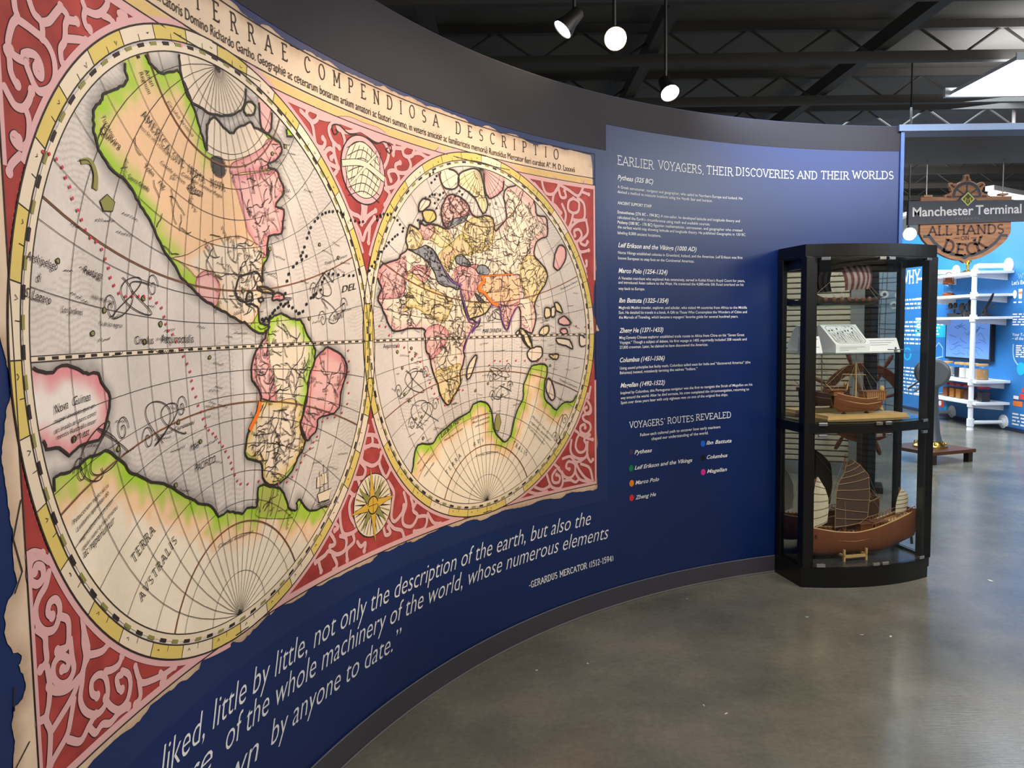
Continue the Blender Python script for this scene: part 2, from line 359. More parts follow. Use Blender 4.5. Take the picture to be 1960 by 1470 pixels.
MAP_REG = [
 ('na','1022,2058 1014,2026 1021,2007 1011,1993 985,1974 954,1958 939,1951 929,1934 911,1922 900,1902 899,1881 900,1861 912,1837 925,1826 953,1803 988,1795 1018,1779 1041,1753 1065,1733 1089,1710 1107,1684 1132,1655 1159,1637 1191,1602 1219,1587 1251,1569 1283,1553 1328,1538 1359,1528 1398,1514 1446,1498 1460,1498 1501,1476 1539,1466 1570,1476 1579,1488 1536,1496 1530,1523 1526,1538 1497,1547 1473,1546 1478,1570 1491,1581 1503,1576 1498,1557 1456,1553 1435,1560 1424,1578 1430,1597 1448,1619 1486,1628 1520,1635 1545,1627 1548,1615 1557,1613 1554,1637 1564,1658 1583,1679 1593,1700 1582,1685 1590,1735 1603,1742 1657,1758 1668,1790 1675,1826 1635,1831 1654,1854 1673,1867 1679,1889 1658,1911 1646,1934 1607,1937 1603,1946 1639,1960 1667,1983 1673,2010 1647,2022 1613,2027 1545,2033 1529,2041 1478,2019 1444,1995 1420,1992 1390,2003 1360,2013 1335,1994 1327,1979 1323,1943 1324,1922 1312,1941 1296,1971 1276,2009 1254,2044 1234,2067 1214,2082 1157,2058 1131,2059 1105,2067 1087,2080 1060,2063 1048,2066 1026,2063','green','peach',70,1),
 ('nanorth','1318,1920 1379,1915 1434,1922 1518,1953 1576,1984 1612,2017 1545,2033 1529,2041 1478,2019 1444,1995 1420,1992 1390,2003 1360,2013 1334,1993 1324,1961 1320,1930','cream','cream',10,0),
 ('napink','1437,1884 1580,1922 1607,1937 1603,1946 1639,1960 1667,1983 1673,2010 1612,2017 1576,1984 1498,1942 1431,1912 1433,1883 1580,1919 1646,1934 1679,1889 1654,1854 1635,1831 1675,1826 1668,1790 1657,1758 1590,1735 1582,1685 1548,1682 1524,1719 1493,1744 1482,1771 1450,1842','pink','pink2',25,0),
 ('mexpale','1159,1645 1224,1659 1317,1698 1421,1722 1478,1724 1561,1703 1558,1662 1542,1548 1487,1489 1446,1498 1359,1528 1345,1552 1355,1589 1319,1618 1257,1606 1229,1621 1187,1639','peach','cream',25,0),
 ('colima','1251,1569 1257,1606 1296,1625 1334,1615 1355,1589 1345,1552 1328,1538 1283,1553','pink','pink2',18,0),
 ('polar','1216,2149 1224,2125 1225,2089 1240,2048 1274,2025 1333,2019 1394,2024 1451,2045 1497,2076 1509,2125 1524,2163 1533,2179 1477,2195 1375,2188 1285,2170','cream','cream',20,1),
 ('isl','1501,2058 1498,2076 1524,2097 1549,2094 1547,2069 1518,2057','green','cream',12,1),
 ('isl','1572,2119 1602,2132 1627,2109 1628,2060 1613,2032 1579,2039 1573,2076','pink','pink2',12,1),
 ('isl','1703,2067 1730,2063 1733,2049 1706,2045','green','green',8,1),
 ('lake','1340,1908 1367,1918 1394,1914 1404,1889 1383,1867 1352,1870 1338,1890','dark','dark',8,0),
 ('sa','1575,1483 1585,1506 1608,1516 1644,1524 1680,1512 1721,1507 1748,1499 1770,1466 1797,1438 1815,1410 1811,1387 1802,1365 1787,1344 1771,1312 1764,1279 1748,1248 1736,1211 1721,1191 1742,1150 1746,1135 1730,1107 1706,1095 1695,1080 1670,1057 1623,1034 1577,1030 1542,1040 1521,1064 1519,1100 1485,1116 1452,1129 1440,1148 1451,1180 1461,1203 1488,1225 1507,1247 1517,1271 1527,1290 1512,1316 1487,1338 1485,1367 1495,1396 1523,1429 1555,1453','green','cream',55,1),
 ('sawest','1577,1478 1568,1448 1574,1397 1596,1325 1607,1293 1601,1268 1527,1285 1512,1316 1484,1357 1495,1396 1523,1429 1555,1453','pink','pink2',30,0),
 ('sasouth','1527,1285 1601,1268 1683,1270 1737,1233 1720,1185 1746,1135 1695,1080 1577,1030 1521,1064 1519,1100 1440,1148 1451,1180 1493,1229 1517,1271','yellow','cream',40,0),
 ('brazil','1818,1387 1853,1405 1883,1416 1942,1399 1981,1368 1989,1332 1967,1298 1950,1264 1938,1217 1891,1199 1842,1199 1817,1190 1810,1163 1780,1144 1756,1134 1733,1151 1723,1180 1736,1211 1758,1252 1769,1290 1781,1333 1802,1365','pink','pink2',45,1),
 ('tal','691,1158 699,1180 717,1195 719,1219 738,1221 777,1223 819,1234 854,1239 890,1240 918,1220 947,1201 961,1182 999,1168 1038,1146 1103,1125 1128,1110 1170,1085 1223,1058 1278,1037 1305,1003 1345,1007 1384,995 1414,985 1446,995 1485,986 1497,1039 1515,1041 1533,1039 1559,1029 1594,1019 1612,1007 1629,985 1645,950 1672,933 1691,934 1688,951 1707,960 1729,930 1776,908 1836,906 1899,883 2047,785 1910,517 1481,493 1028,702 724,942 640,1157','green','cream2',120,1),
 ('tapen','1497,1034 1515,1041 1533,1039 1559,1029 1594,1019 1612,1007 1629,985 1645,950 1662,913 1492,955 1485,986','green','green2',20,0),
 ('nguinea','648,1420 690,1413 724,1405 756,1416 809,1409 831,1398 865,1399 880,1377 902,1354 902,1326 881,1285 859,1267 796,1263 768,1251 738,1269 702,1274 694,1291 666,1314 659,1336 668,1356 663,1375 651,1400','pink','cream3',50,1),
 ('cuba','1526,1594 1578,1596 1612,1583 1594,1579 1542,1585','green','yellow',5,1),
 ('hisp','1602,1567 1621,1583 1656,1576 1656,1563 1606,1562','pink','pink',5,1),
 ('jam','1532,1562 1550,1567 1558,1558 1536,1555','cream','cream',5,1),
 ('lakeg','1656,1569 1701,1570 1683,1562','dark','dark',4,0),
 ('oldw','2386,1860 2365,1807 2370,1773 2329,1747 2307,1727 2234,1710 2197,1690 2185,1653 2209,1617 2182,1586 2206,1550 2225,1520 2265,1470 2317,1467 2381,1476 2446,1472 2473,1462 2467,1455 2472,1427 2476,1385 2498,1363 2508,1321 2524,1285 2546,1248 2556,1219 2578,1181 2613,1160 2643,1190 2673,1217 2698,1245 2693,1282 2712,1318 2725,1354 2720,1392 2763,1450 2824,1487 2836,1513 2821,1493 2787,1504 2764,1509 2862,1530 2903,1559 2921,1574 2967,1560 2978,1515 3012,1462 3048,1515 3084,1561 3108,1554 3113,1499 3106,1445 3141,1414 3114,1437 3157,1387 3187,1374 3182,1411 3140,1460 3177,1444 3201,1460 3220,1523 3209,1570 3240,1626 3288,1674 3301,1723 3254,1768 3213,1797 3220,1852 3256,1878 3303,1897 3304,1945 3293,1983 3234,1986 3223,2031 3188,2081 3119,2104 3037,2086 3007,2053 3018,2002 3022,1951 2963,1901 2946,1892 2935,1928 2919,1948 2873,1947 2816,1938 2788,1949 2761,1988 2706,2009 2650,2009 2616,1984 2593,1941 2597,1895 2624,1870 2569,1878 2526,1881 2482,1870 2453,1886 2449,1853 2423,1854','pink2','cream',40,1),
 ('iberia','2386,1860 2365,1807 2370,1773 2425,1774 2469,1803 2459,1835 2423,1854','yellow','yellow2',15,0),
 ('france','2456,1883 2487,1867 2526,1877 2547,1856 2513,1820 2475,1817 2460,1841','pink','pink2',10,0),
 ('germany','2526,1877 2591,1874 2634,1858 2655,1818 2588,1793 2545,1809 2513,1820 2547,1856','yellow','yellow2',15,0),
 ('scand','2650,2009 2706,2009 2761,1988 2788,1949 2726,1928 2657,1887 2613,1876 2594,1901 2593,1941 2616,1984','pink','pink2',20,0),
 ('russia','2816,1938 2873,1947 2919,1948 2935,1928 2952,1893 2904,1816 2823,1789 2767,1820 2724,1873 2770,1919','yellow','yellow2',25,0),
 ('balk','2655,1818 2723,1859 2767,1820 2812,1788 2721,1768 2676,1758 2629,1700 2586,1725 2565,1764','green2','peach',20,0),
 ('anat','2674,1716 2765,1735 2822,1738 2838,1692 2807,1623 2749,1586 2717,1628 2673,1668','pink','pink2',25,0),
 ('persia','2841,1693 2901,1699 3064,1709 3122,1692 3109,1592 3026,1568 2944,1578 2876,1603 2819,1631','pink2','peach',25,0),
 ('india','2944,1578 3026,1568 3108,1588 3084,1561 3048,1515 3012,1462 2978,1515 2967,1560','pink','pink2',15,0),
 ('arab','2760,1572 2806,1583 2875,1585 2903,1559 2862,1530 2770,1509 2748,1536','yellow','yellow2',15,0),
 ('china','3136,1785 3213,1797 3254,1768 3301,1723 3288,1674 3240,1626 3209,1582 3156,1616 3111,1692','yellow','yellow2',25,0),
 ('africnw','2307,1727 2360,1737 2368,1687 2433,1716 2519,1701 2463,1653 2368,1674 2338,1597 2218,1581 2182,1586 2209,1617 2185,1653 2197,1690 2234,1710','pink','pink2',25,0),
 ('africc','2368,1684 2405,1682 2485,1640 2648,1591 2636,1543 2589,1494 2481,1528 2406,1553 2333,1536 2376,1617','yellow','yellow2',25,0),
 ('congo','2473,1461 2542,1489 2622,1459 2597,1402 2509,1349 2476,1385','pink','pink2',30,0),
 ('safr','2524,1295 2618,1315 2700,1322 2698,1245 2613,1160 2556,1219','yellow','yellow2',30,0),
 ('med','2372,1770 2425,1771 2479,1792 2528,1782 2565,1751 2586,1725 2629,1687 2662,1661 2706,1647 2694,1630 2639,1639 2567,1649 2530,1702 2477,1739 2424,1758','sea','sea',10,2),
 ('black','2676,1761 2721,1775 2765,1750 2776,1732 2731,1726 2686,1738','sea','sea',6,2),
 ('casp','2816,1724 2856,1740 2904,1721 2878,1696 2827,1703','sea','sea',6,2),
 ('pgulf','2802,1619 2841,1599 2869,1581 2829,1584','sea','sea',6,2),
 ('redsea','2705,1627 2732,1579 2764,1509 2747,1515 2720,1564','sea','sea',6,2),
 ('baltic','2624,1870 2658,1908 2726,1928 2771,1947 2748,1917 2680,1889','sea','sea',5,2),
 ('uk','2447,1937 2475,1969 2520,1969 2508,1943 2454,1917','pink2','cream',10,1),
 ('eng','2471,1919 2538,1935 2553,1900 2493,1882','yellow','yellow',8,1),
 ('polary','2714,2099 2787,2131 2844,2133 2865,2100 2876,2051 2899,1997 2867,1957 2818,2009 2762,2037 2707,2057','cream','yellow2',15,1),
 ('polarp','2890,2161 2993,2169 3008,2090 2967,2048 2909,2027 2881,2059 2877,2109','pink','pink2',20,1),
 ('green','2587,2080 2620,2105 2697,2104 2707,2057 2662,2031 2607,2037','cream','cream',10,1),
 ('japan','3386,1855 3428,1849 3431,1801 3385,1742 3346,1756 3356,1813','pink','pink2',14,1),
 ('java','3162,1362 3200,1377 3250,1376 3262,1350 3236,1318 3186,1312 3156,1338','cream','cream',10,1),
 ('borneo','3238,1443 3276,1475 3308,1471 3301,1442 3263,1430','yellow','yellow2',10,1),
 ('sumatra','3103,1461 3133,1461 3182,1403 3187,1374 3151,1387 3108,1437','green2','yellow2',10,1),
 ('isl','3280,1555 3316,1559 3322,1523 3285,1511','yellow2','yellow2',8,1),
 ('isl','3328,1559 3358,1563 3352,1523 3327,1519','cream','cream',8,1),
 ('isl','3352,1583 3382,1580 3406,1539 3364,1547','yellow2','yellow2',8,1),
 ('isl','3381,1506 3418,1523 3466,1489 3429,1477 3381,1486','pink','pink2',10,1),
 ('isl','3363,1415 3451,1405 3476,1361 3426,1379 3375,1389','cream','cream',10,1),
 ('isl','3527,1429 3578,1402 3565,1376 3527,1377','cream','cream',8,1),
 ('isl','3312,1340 3375,1338 3362,1315 3324,1323','green2','yellow2',8,1),
 ('isl','3389,1457 3427,1461 3439,1439 3401,1436','pink2','pink2',8,1),
 ('madag','2790,1352 2810,1343 2770,1277 2740,1257 2747,1309','cream','cream',8,1),
 ('tar','2371,877 2374,946 2406,1024 2503,1017 2539,1048 2598,1070 2670,1099 2754,1120 2779,1148 2827,1155 2875,1140 2904,1098 2915,1034 2945,991 2987,962 3031,981 3051,1035 3083,1097 3121,1143 3129,1208 3167,1272 3199,1295 3261,1296 3292,1282 3292,1248 3272,1199 3277,1131 3321,1094 3358,1073 3409,1104 3473,1103 3499,1132 3543,1147 3626,1150 3700,807 3184,490 2691,600 2458,726','green','cream2',95,1),
 ('islt','3291,1223 3323,1213 3347,1143 3321,1123 3287,1164','pink','cream',8,1),
 ('ceylon','3078,1449 3096,1457 3100,1441 3084,1437','cream','cream',6,1),
]
MAP_SHEET = '1084,2231 1219,2276 1306,2303 1412,2324 1468,2337 1507,2324 1572,2320 1632,2332 1692,2323 1727,2314 1781,2316 1827,2326 1892,2324 1950,2331 1998,2320 2068,2325 2149,2330 2200,2325 2263,2336 2316,2330 2435,2335 2509,2327 2606,2335 2671,2329 2737,2330 2826,2313 2917,2330 2996,2315 3100,2326 3192,2304 3310,2314 3392,2310 3475,2314 3582,2308 3618,2292 3629,2111 3639,1945 3650,1777 3637,1692 3624,1565 3642,1497 3666,1449 3664,1449 3635,1432 3628,1356 3633,1177 3638,996 3650,904 3642,768 3648,667 3635,641 3545,645 3442,652 3378,636 3289,651 3213,647 3111,640 3036,646 2937,649 2838,637 2741,657 2644,648 2573,668 2490,662 2374,654 2318,662 2227,658 2150,666 2095,649 2006,655 1943,656 1820,658 1746,665 1673,656 1561,671 1466,652 1400,641 1350,654 1276,656 1217,668 1181,650 1102,654 1059,655 996,656 954,647 906,649 787,651 540,610 548,590 565,768 572,809 569,843 577,865 601,872 606,899 595,930 607,936 575,964 565,1005 572,1038 602,1064 599,1087 599,1152 593,1197 586,1245 585,1277 589,1307 604,1351 614,1379 617,1408 609,1449 602,1467 500,2000 515,2200 500,2380 560,2420'
MAP_STRAPS = [
 '685,2031 687,2016 692,2005 678,1990 667,1967 663,1951 668,1945',
 '688,2002 713,2001 737,1998 756,1995 775,1986 787,1969 789,1945 783,1927 768,1910 741,1898 726,1906 717,1919 709,1932 707,1943',
 '726,2047 737,2030 755,2023 759,2008 756,1995',
 '759,2022 779,2032 801,2055 816,2071',
 '816,2071 835,2062 827,2042 825,2024 821,2010 809,1993 810,1973 817,1967',
 '835,2055 863,2063',
 '885,2107 891,2096 886,2079 892,2066 903,2063',
 '895,2095 925,2100 948,2114 965,2134 966,2144',
 '948,2107 971,2109 982,2104',
 '825,2018 864,2030 890,2036',
 '707,1943 701,1947 718,1956 737,1957 748,1947 750,1933 746,1924 734,1928 732,1937 739,1943',
 '668,1945 656,1941 664,1929 665,1910 673,1897 681,1892',
 '668,1945 677,1938 694,1937 707,1939',
 '647,1878 658,1866 672,1855 693,1857 710,1874 718,1892',
 '699,1857 706,1843 706,1825 701,1804 690,1792 672,1790 660,1799 667,1806 676,1801',
 '676,1774 653,1755 646,1741',
 '1004,2131 1021,2139 1028,2133 1003,2114',
 '690,1075 668,1091 645,1092 634,1075 637,1057 654,1045 671,1051 671,1069 655,1077 649,1069',
 '688,1055 677,1035 657,1021 646,1004 648,980 665,958 693,950 709,965 713,985 703,1001 686,1001 679,986 690,975',
 '647,968 666,949 667,928 667,903 649,896',
 '709,968 733,953 736,930 728,904 699,908',
 '739,912 741,880 744,853 727,839 703,844 685,865 687,888 707,895 729,879 725,865 710,869',
 '779,942 781,912 779,890 782,862 769,836 752,830 721,826 687,839 669,857',
 '781,915 791,878 793,861 836,849 859,856',
 '792,858 775,843 767,817 759,788 772,759 803,736 831,736 847,758 842,792 821,808 798,805 796,783 812,769',
 '843,805 865,798 888,798 901,810',
 '899,780 921,762 925,735 910,710 880,707 853,728 838,752',
 '898,773 880,774 884,751 895,742',
 '946,769 956,739 973,720 1036,705 1069,702 1096,702',
 '956,735 959,697 939,688',
 '668,891 672,859 667,828 657,802 666,773 656,715',
 '666,773 692,784 724,799 746,814 752,824',
 '739,798 726,766 713,744 682,728 661,718',
 '717,733 752,711 780,725 803,736',
 '780,725 800,701 823,706 850,695 880,700 915,696',
 '632,810 655,806',
 '1037,713 1055,693 1041,688',
 '632,1102 650,1102 673,1092',
 '3579,1098 3601,1069 3601,1037 3571,1034 3555,1057 3571,1066',
 '3601,1069 3594,1043 3547,1026 3555,1003 3593,984 3600,956 3570,932 3531,947 3528,974 3555,982 3562,965',
 '3493,956 3516,938 3500,913 3492,876 3515,847 3553,848 3569,878 3554,907 3593,925',
 '3516,938 3577,910 3615,900',
 '3462,912 3454,870 3469,837 3515,815 3568,819 3577,888',
 '3400,829 3446,834 3469,821 3491,802 3530,802 3576,824',
 '3361,787 3391,762 3414,738 3452,727 3483,749 3484,792 3438,809 3422,784 3445,771',
 '3346,779 3322,756 3330,724 3368,718 3376,743 3353,757',
 '3284,767 3299,729 3322,699 3375,686 3398,714 3391,762',
 '3200,719 3253,700 3299,708',
 '3491,802 3514,761 3560,712 3614,683',
 '3491,791 3491,748 3529,705 3614,683',
 '3530,786 3591,757 3614,688',
 '3406,718 3452,716 3490,700 3514,713',
 '3154,706 3215,686 3283,685',
 '3576,818 3599,788 3615,797',
 '3602,1166 3587,1114',
 '3338,811 3369,786',
 '3269,2160 3277,2122 3302,2092 3352,2097 3395,2142 3403,2165',
 '3353,2170 3386,2141 3352,2092 3343,2052',
 '3395,2142 3454,2125 3521,2103 3555,2142 3573,2178',
 '3386,2124 3402,2086 3436,2089 3428,2117',
 '3410,2052 3435,2009 3426,1963',
 '3489,2088 3525,2075 3529,2052 3520,2028 3489,2018 3457,2028 3451,2051 3461,2074 3489,2088',
 '3521,2092 3563,2067 3562,1996 3494,1985',
 '3486,2013 3469,1966 3443,1929',
 '3579,1992 3520,1981 3468,1943 3468,1896 3510,1882 3545,1913 3528,1941 3494,1933 3498,1910',
 '3579,1986 3587,1928 3536,1883 3570,1868 3587,1886',
 '3510,1876 3535,1836 3595,1845',
 '3535,1830 3543,1772 3577,1767 3578,1791',
 '3560,1761 3577,1714',
 '3219,2127 3268,2094',
 '3292,2041 3351,2047 3401,2012',
 '3555,2124 3598,2117',
 '1842,2161 1867,2153 1869,2135 1843,2118 1816,2126 1813,2143 1842,2161',
 '1779,2135 1809,2125 1839,2107 1855,2053 1892,2050 1906,2071 1894,2079',
 '1872,2140 1916,2143 1962,2150 2005,2118 2017,2086',
 '1961,2146 1928,2116 1945,2083 1983,2068',
 '1967,2001 1922,2008 1904,2034 1931,2054 1956,2044 1936,2025',
 '1855,2049 1898,2033',
 '1951,2073 1956,2040 1973,2002',
 '1966,1990 1945,1964 1963,1933 1995,1911',
 '2243,2140 2269,2112 2261,2077 2231,2039',
 '2264,2152 2306,2144 2297,2105',
 '2392,2159 2424,2150 2420,2127 2390,2113 2362,2116 2359,2137 2392,2159',
 '2284,2127 2355,2137',
 '2390,2109 2404,2085 2381,2055 2323,2046 2310,2069 2339,2083',
 '2420,2131 2464,2139 2523,2132 2591,2180',
 '2244,2008 2257,1981 2300,1992 2329,2022 2309,2048 2266,2037 2279,2010',
 '2243,1975 2270,1958 2240,1916',
 '2013,1879 2046,1863 2086,1857 2105,1839 2141,1867 2183,1889',
 '2108,1899 2098,1834',
 '2045,1844 2083,1809 2102,1779 2124,1813 2175,1863',
 '2064,1830 2069,1783 2080,1741',
 '2146,1831 2136,1774',
 '1975,2153 1980,2128 2039,2129 2100,2150 2140,2147 2194,2138 2257,2143',
 '1968,2155 2047,2173 2128,2172 2210,2174 2258,2164',
 '2086,1105 2127,1100 2154,1092',
 '2127,1096 2125,1068 2084,1062',
 '2125,1064 2166,1054',
 '2070,1052 2062,1021 2095,1000 2129,990 2164,1000 2179,1027',
 '2055,1014 2081,986 2066,960 2019,965',
 '2164,996 2176,969 2203,935 2232,960',
 '2032,963 2044,929 2016,906 1983,925',
 '2003,909 1981,879 1986,838 2011,805',
 '1949,909 1928,875 1926,833 1943,790 1996,781 2024,790',
 '1887,846 1912,821 1892,815',
 '1860,819 1884,790 1890,770 1863,769',
 '1923,788 1956,771 1947,735 1901,732 1856,756 1830,748 1779,741',
 '1996,777 2001,748 1960,731 1958,696',
 '2021,742 2041,721 2068,726 2060,700',
 '1875,739 1899,698 1878,685',
 '1797,736 1808,703',
 '2216,916 2249,872 2241,831 2231,782 2252,760 2296,780 2311,807',
 '2313,855 2326,808 2302,766 2308,734 2359,717 2396,749 2368,777 2391,804',
 '2210,770 2244,736 2293,715 2306,686',
 '2181,751 2193,723 2222,724 2209,749',
 '2396,745 2455,732 2439,690 2372,692',
 '2463,743 2498,699 2543,684',
 '2356,829 2369,795',
]
MAP_RED = '737,1794 755,1794 775,1789 791,1778 800,1761 811,1746 817,1726 831,1706 842,1690 852,1672 867,1659 885,1653 902,1640 912,1622 922,1605 926,1586 937,1571 953,1556 975,1550 999,1551 1021,1552 1042,1552 1066,1550 1089,1540 1106,1529 1115,1509 1121,1493 1128,1477 1145,1469 1158,1452 1170,1435 1185,1417 1199,1399 1209,1379 1214,1357 1218,1338 1229,1317 1237,1295 1249,1278 1256,1260 1265,1241 1278,1229 1295,1218 1308,1208 1323,1192 1337,1179 1349,1164 1362,1147 1371,1130 1375,1114 1386,1095 1396,1077 1412,1066 1445,1059 1499,1056 1595,1029 1641,1026 1669,1036 1694,1053 1718,1071 1739,1089 1768,1107 1789,1123 1809,1138 1841,1182 1871,1190 1911,1188 1952,1198 1984,1225 1994,1260 1990,1296 1998,1332 2001,1367 1998,1403 2187,1484 2224,1481 2245,1451 2292,1408 2336,1403 2369,1385 2402,1367 2435,1345 2462,1316 2478,1288 2494,1259 2505,1237 2521,1214 2544,1191 2589,1162 2637,1176 2685,1216 2709,1214 2891,1309 2928,1327 2965,1323 3014,1323 3075,1321 3137,1318 3224,1310 3286,1316 3337,1335 3401,1457 3452,1469 3502,1473 3565,1468'
MAP_BLACK = '1754,1699 1764,1710 1774,1727 1790,1756 1801,1773 1811,1790 1834,1812 1851,1824 1876,1839 1895,1846 1915,1852 1935,1855 1960,1859 1979,1857 1994,1853 2034,1839 2059,1839 2085,1838 2105,1842 2190,1870 2211,1878 2228,1883 2254,1883 2191,1857 2212,1871 2251,1885 2274,1888 2292,1878 2313,1871 2328,1857 2348,1846 2343,1833 2311,1818 2295,1810 2279,1799 2257,1785 2241,1771 2226,1761 2210,1748 2188,1722 2167,1709 2151,1693 2136,1677 1677,1619 1687,1640 1712,1663 1731,1675 1759,1688 1783,1700 1666,1582 1814,1576 1800,1573 1775,1553 1755,1531 1736,1525 1654,1545 1664,1551 1678,1556 1682,1546 1700,1541 1718,1531 1731,1525 1641,1550 1627,1540 1609,1532 1599,1524 1546,1506 1554,1503 1563,1508 1576,1506 1585,1514 1865,1625 1876,1637 1901,1653 1926,1654 1955,1653 1985,1653 2016,1653 2041,1655 2130,1675 2168,1708 1815,1582 1829,1588 1854,1600 2491,1975 2518,1985 2535,1994 2551,1996 2584,2000 2606,2010 2521,2064 2543,2080 2565,2070 2553,2055 2531,2039 2521,2070 2472,1888 2461,1874 2440,1885 2560,1944 2550,1963 2572,1979 2712,2030 2683,2006 2728,2019 2501,1786 2522,1768 2542,1736 2575,1711 2585,1685'
MAP_ORANGE = [('1520,1276 1507,1247 1484,1223 1464,1203', 10), ('2846,1691 2864,1672 2840,1653 2825,1631', 10), ('2825,1631 2865,1621 2889,1600 2921,1578 2956,1569', 9), ('2846,1691 2947,1699 3064,1709', 3)]
MAP_PURPLE = ['2704,1655 2710,1606 2732,1565 2758,1501 2804,1486 2780,1450', '2907,1567 2967,1564 2978,1515 3018,1458 3048,1515 3090,1565', '2717,1649 2661,1657 2618,1686 2586,1725', '2719,1373 2763,1450 2836,1510']
MAP_TEXT = [
 ('AMERICA',1066,1942,1161,1882,'s',24),
 ('SIVE',1176,1873,1220,1860,'s',22),
 ('INDIA',1236,1856,1304,1839,'s',22),
 ('NOVA',1331,1838,1393,1834,'s',22),
 ('Anno Dni 1492 a Christophoro',1057,1915,1177,1870,'i',0),
 ('Colombo nomine Regis',1210,1842,1379,1814,'i',0),
 ('Castelle primum',1129,1853,1222,1822,'i',0),
 ('detecta',1233,1815,1294,1804,'i',0),
 ('Anian',1084,2043,1109,2014,'i',0),
 ('Regnum',1065,2032,1096,1994,'i',0),
 ('Circulus Arcticus',1166,1996,1264,1941,'i',0),
 ('Tolm',1067,1831,1098,1816,'i',0),
 ('reg.',1117,1807,1140,1795,'i',0),
 ('Tuchano',926,1902,958,1868,'i',0),
 ('Quivira',918,1871,980,1848,'i',0),
 ('Sierra neuada',1005,1797,1079,1781,'i',0),
 ('Archipelago',674,1602,759,1588,'i',0),
 ('di',699,1565,712,1564,'i',0),
 ('S. Lazaro',664,1538,735,1526,'i',0),
 ('Los Jardines',765,1514,829,1509,'i',0),
 ('Circulus',1002,1450,1069,1449,'r',0),
 ('Aequinoctialis',1099,1450,1229,1448,'r',0),
 ('Nova',729,1331,770,1338,'i',0),
 ('Guinea',786,1341,840,1346,'i',0),
 ('nuper inventa que an',726,1314,853,1331,'i',0),
 ('sit insula an pars conti',725,1296,857,1316,'i',0),
 ('nentis Australis incer',731,1285,856,1301,'i',0),
 ('tum est',778,1275,831,1280,'i',0),
 ('Tropicus Capricorni',1062,1238,1219,1254,'i',0),
 ('PACIFICO',1212,1135,1303,1144,'i',0),
 ('Restinga',839,1589,898,1581,'i',0),
 ('Insula de los reyes',860,1543,935,1532,'i',0),
 ('Ya de los negros',881,1490,959,1485,'i',0),
 ('Tropicus Cancri',1883,1680,2009,1716,'i',0),
 ('MAR',1196,1188,1233,1192,'i',0),
 ('DEL',1972,1595,2054,1610,'i',0),
 ('NORT',1922,1501,1988,1516,'i',0),
 ('TERRA',960,988,1041,1035,'s',26),
 ('AVSTRALIS',980,898,1125,988,'s',26),
 ('Circulus Antarcticus',1299,923,1462,921,'i',0),
 ('Psitacorum regio sic a',765,1120,884,1168,'i',0),
 ('Lusitanis appellata ob',776,1104,884,1153,'i',0),
 ('magnitudinem earum avium',783,1081,897,1135,'i',0),
 ('quas sunt in his tractu',791,1065,911,1118,'i',0),
 ('ac reperiuntur',794,1049,900,1092,'i',0),
 ('TERRA',2592,877,2689,938,'s',22),
 ('AVS',2776,970,2842,982,'s',22),
 ('TRALIS',3045,943,3139,877,'s',22),
 ('Circulus Antarcticus',2790,922,2943,920,'i',0),
 ('Tropicus Capricorni',3379,1214,3505,1167,'i',0),
 ('Tropicus Cancri',3395,1645,3516,1689,'i',0),
 ('Africa',2333,1590,2402,1586,'i',0),
 ('Aequinoctialis',2205,1404,2308,1404,'i',0),
 ('Lucach regio',2562,1031,2699,1096,'i',0),
 ('Maletur regnum in quo',2579,1014,2704,1050,'i',0),
 ('abundantia aromatum',2765,1081,2880,1100,'i',0),
 ('Beach provincia',2770,1066,2886,1080,'i',0),
 ('aurifera quam pauci',2788,1048,2885,1061,'i',0),
 ('Vastissimas hic esse regiones',2403,948,2479,999,'i',0),
 ('ex Lud. Vartomanni',2419,918,2513,973,'i',0),
 ('scriptis constat',2446,892,2512,938,'i',0),
 ('Nullus in hac terra',3182,1055,3319,948,'i',0),
 ('regiones appellatur',3169,1032,3318,922,'i',0),
 ('ex peregrinationibus',3156,1008,3267,911,'i',0),
 ('MAR DI INDIA',2849,1449,2976,1451,'i',0),
]
HEADING = [('EARLIER', 3804, 4059, 2288), ('VOYAGERS,', 4091, 4413, 2294), ('THEIR', 4430, 4614, 2296), ('DISCOVERIES', 4634, 5031, 2302), ('AND', 5053, 5185, 2304), ('THEIR', 5209, 5393, 2308), ('WORLDS', 5414, 5677, 2314)]
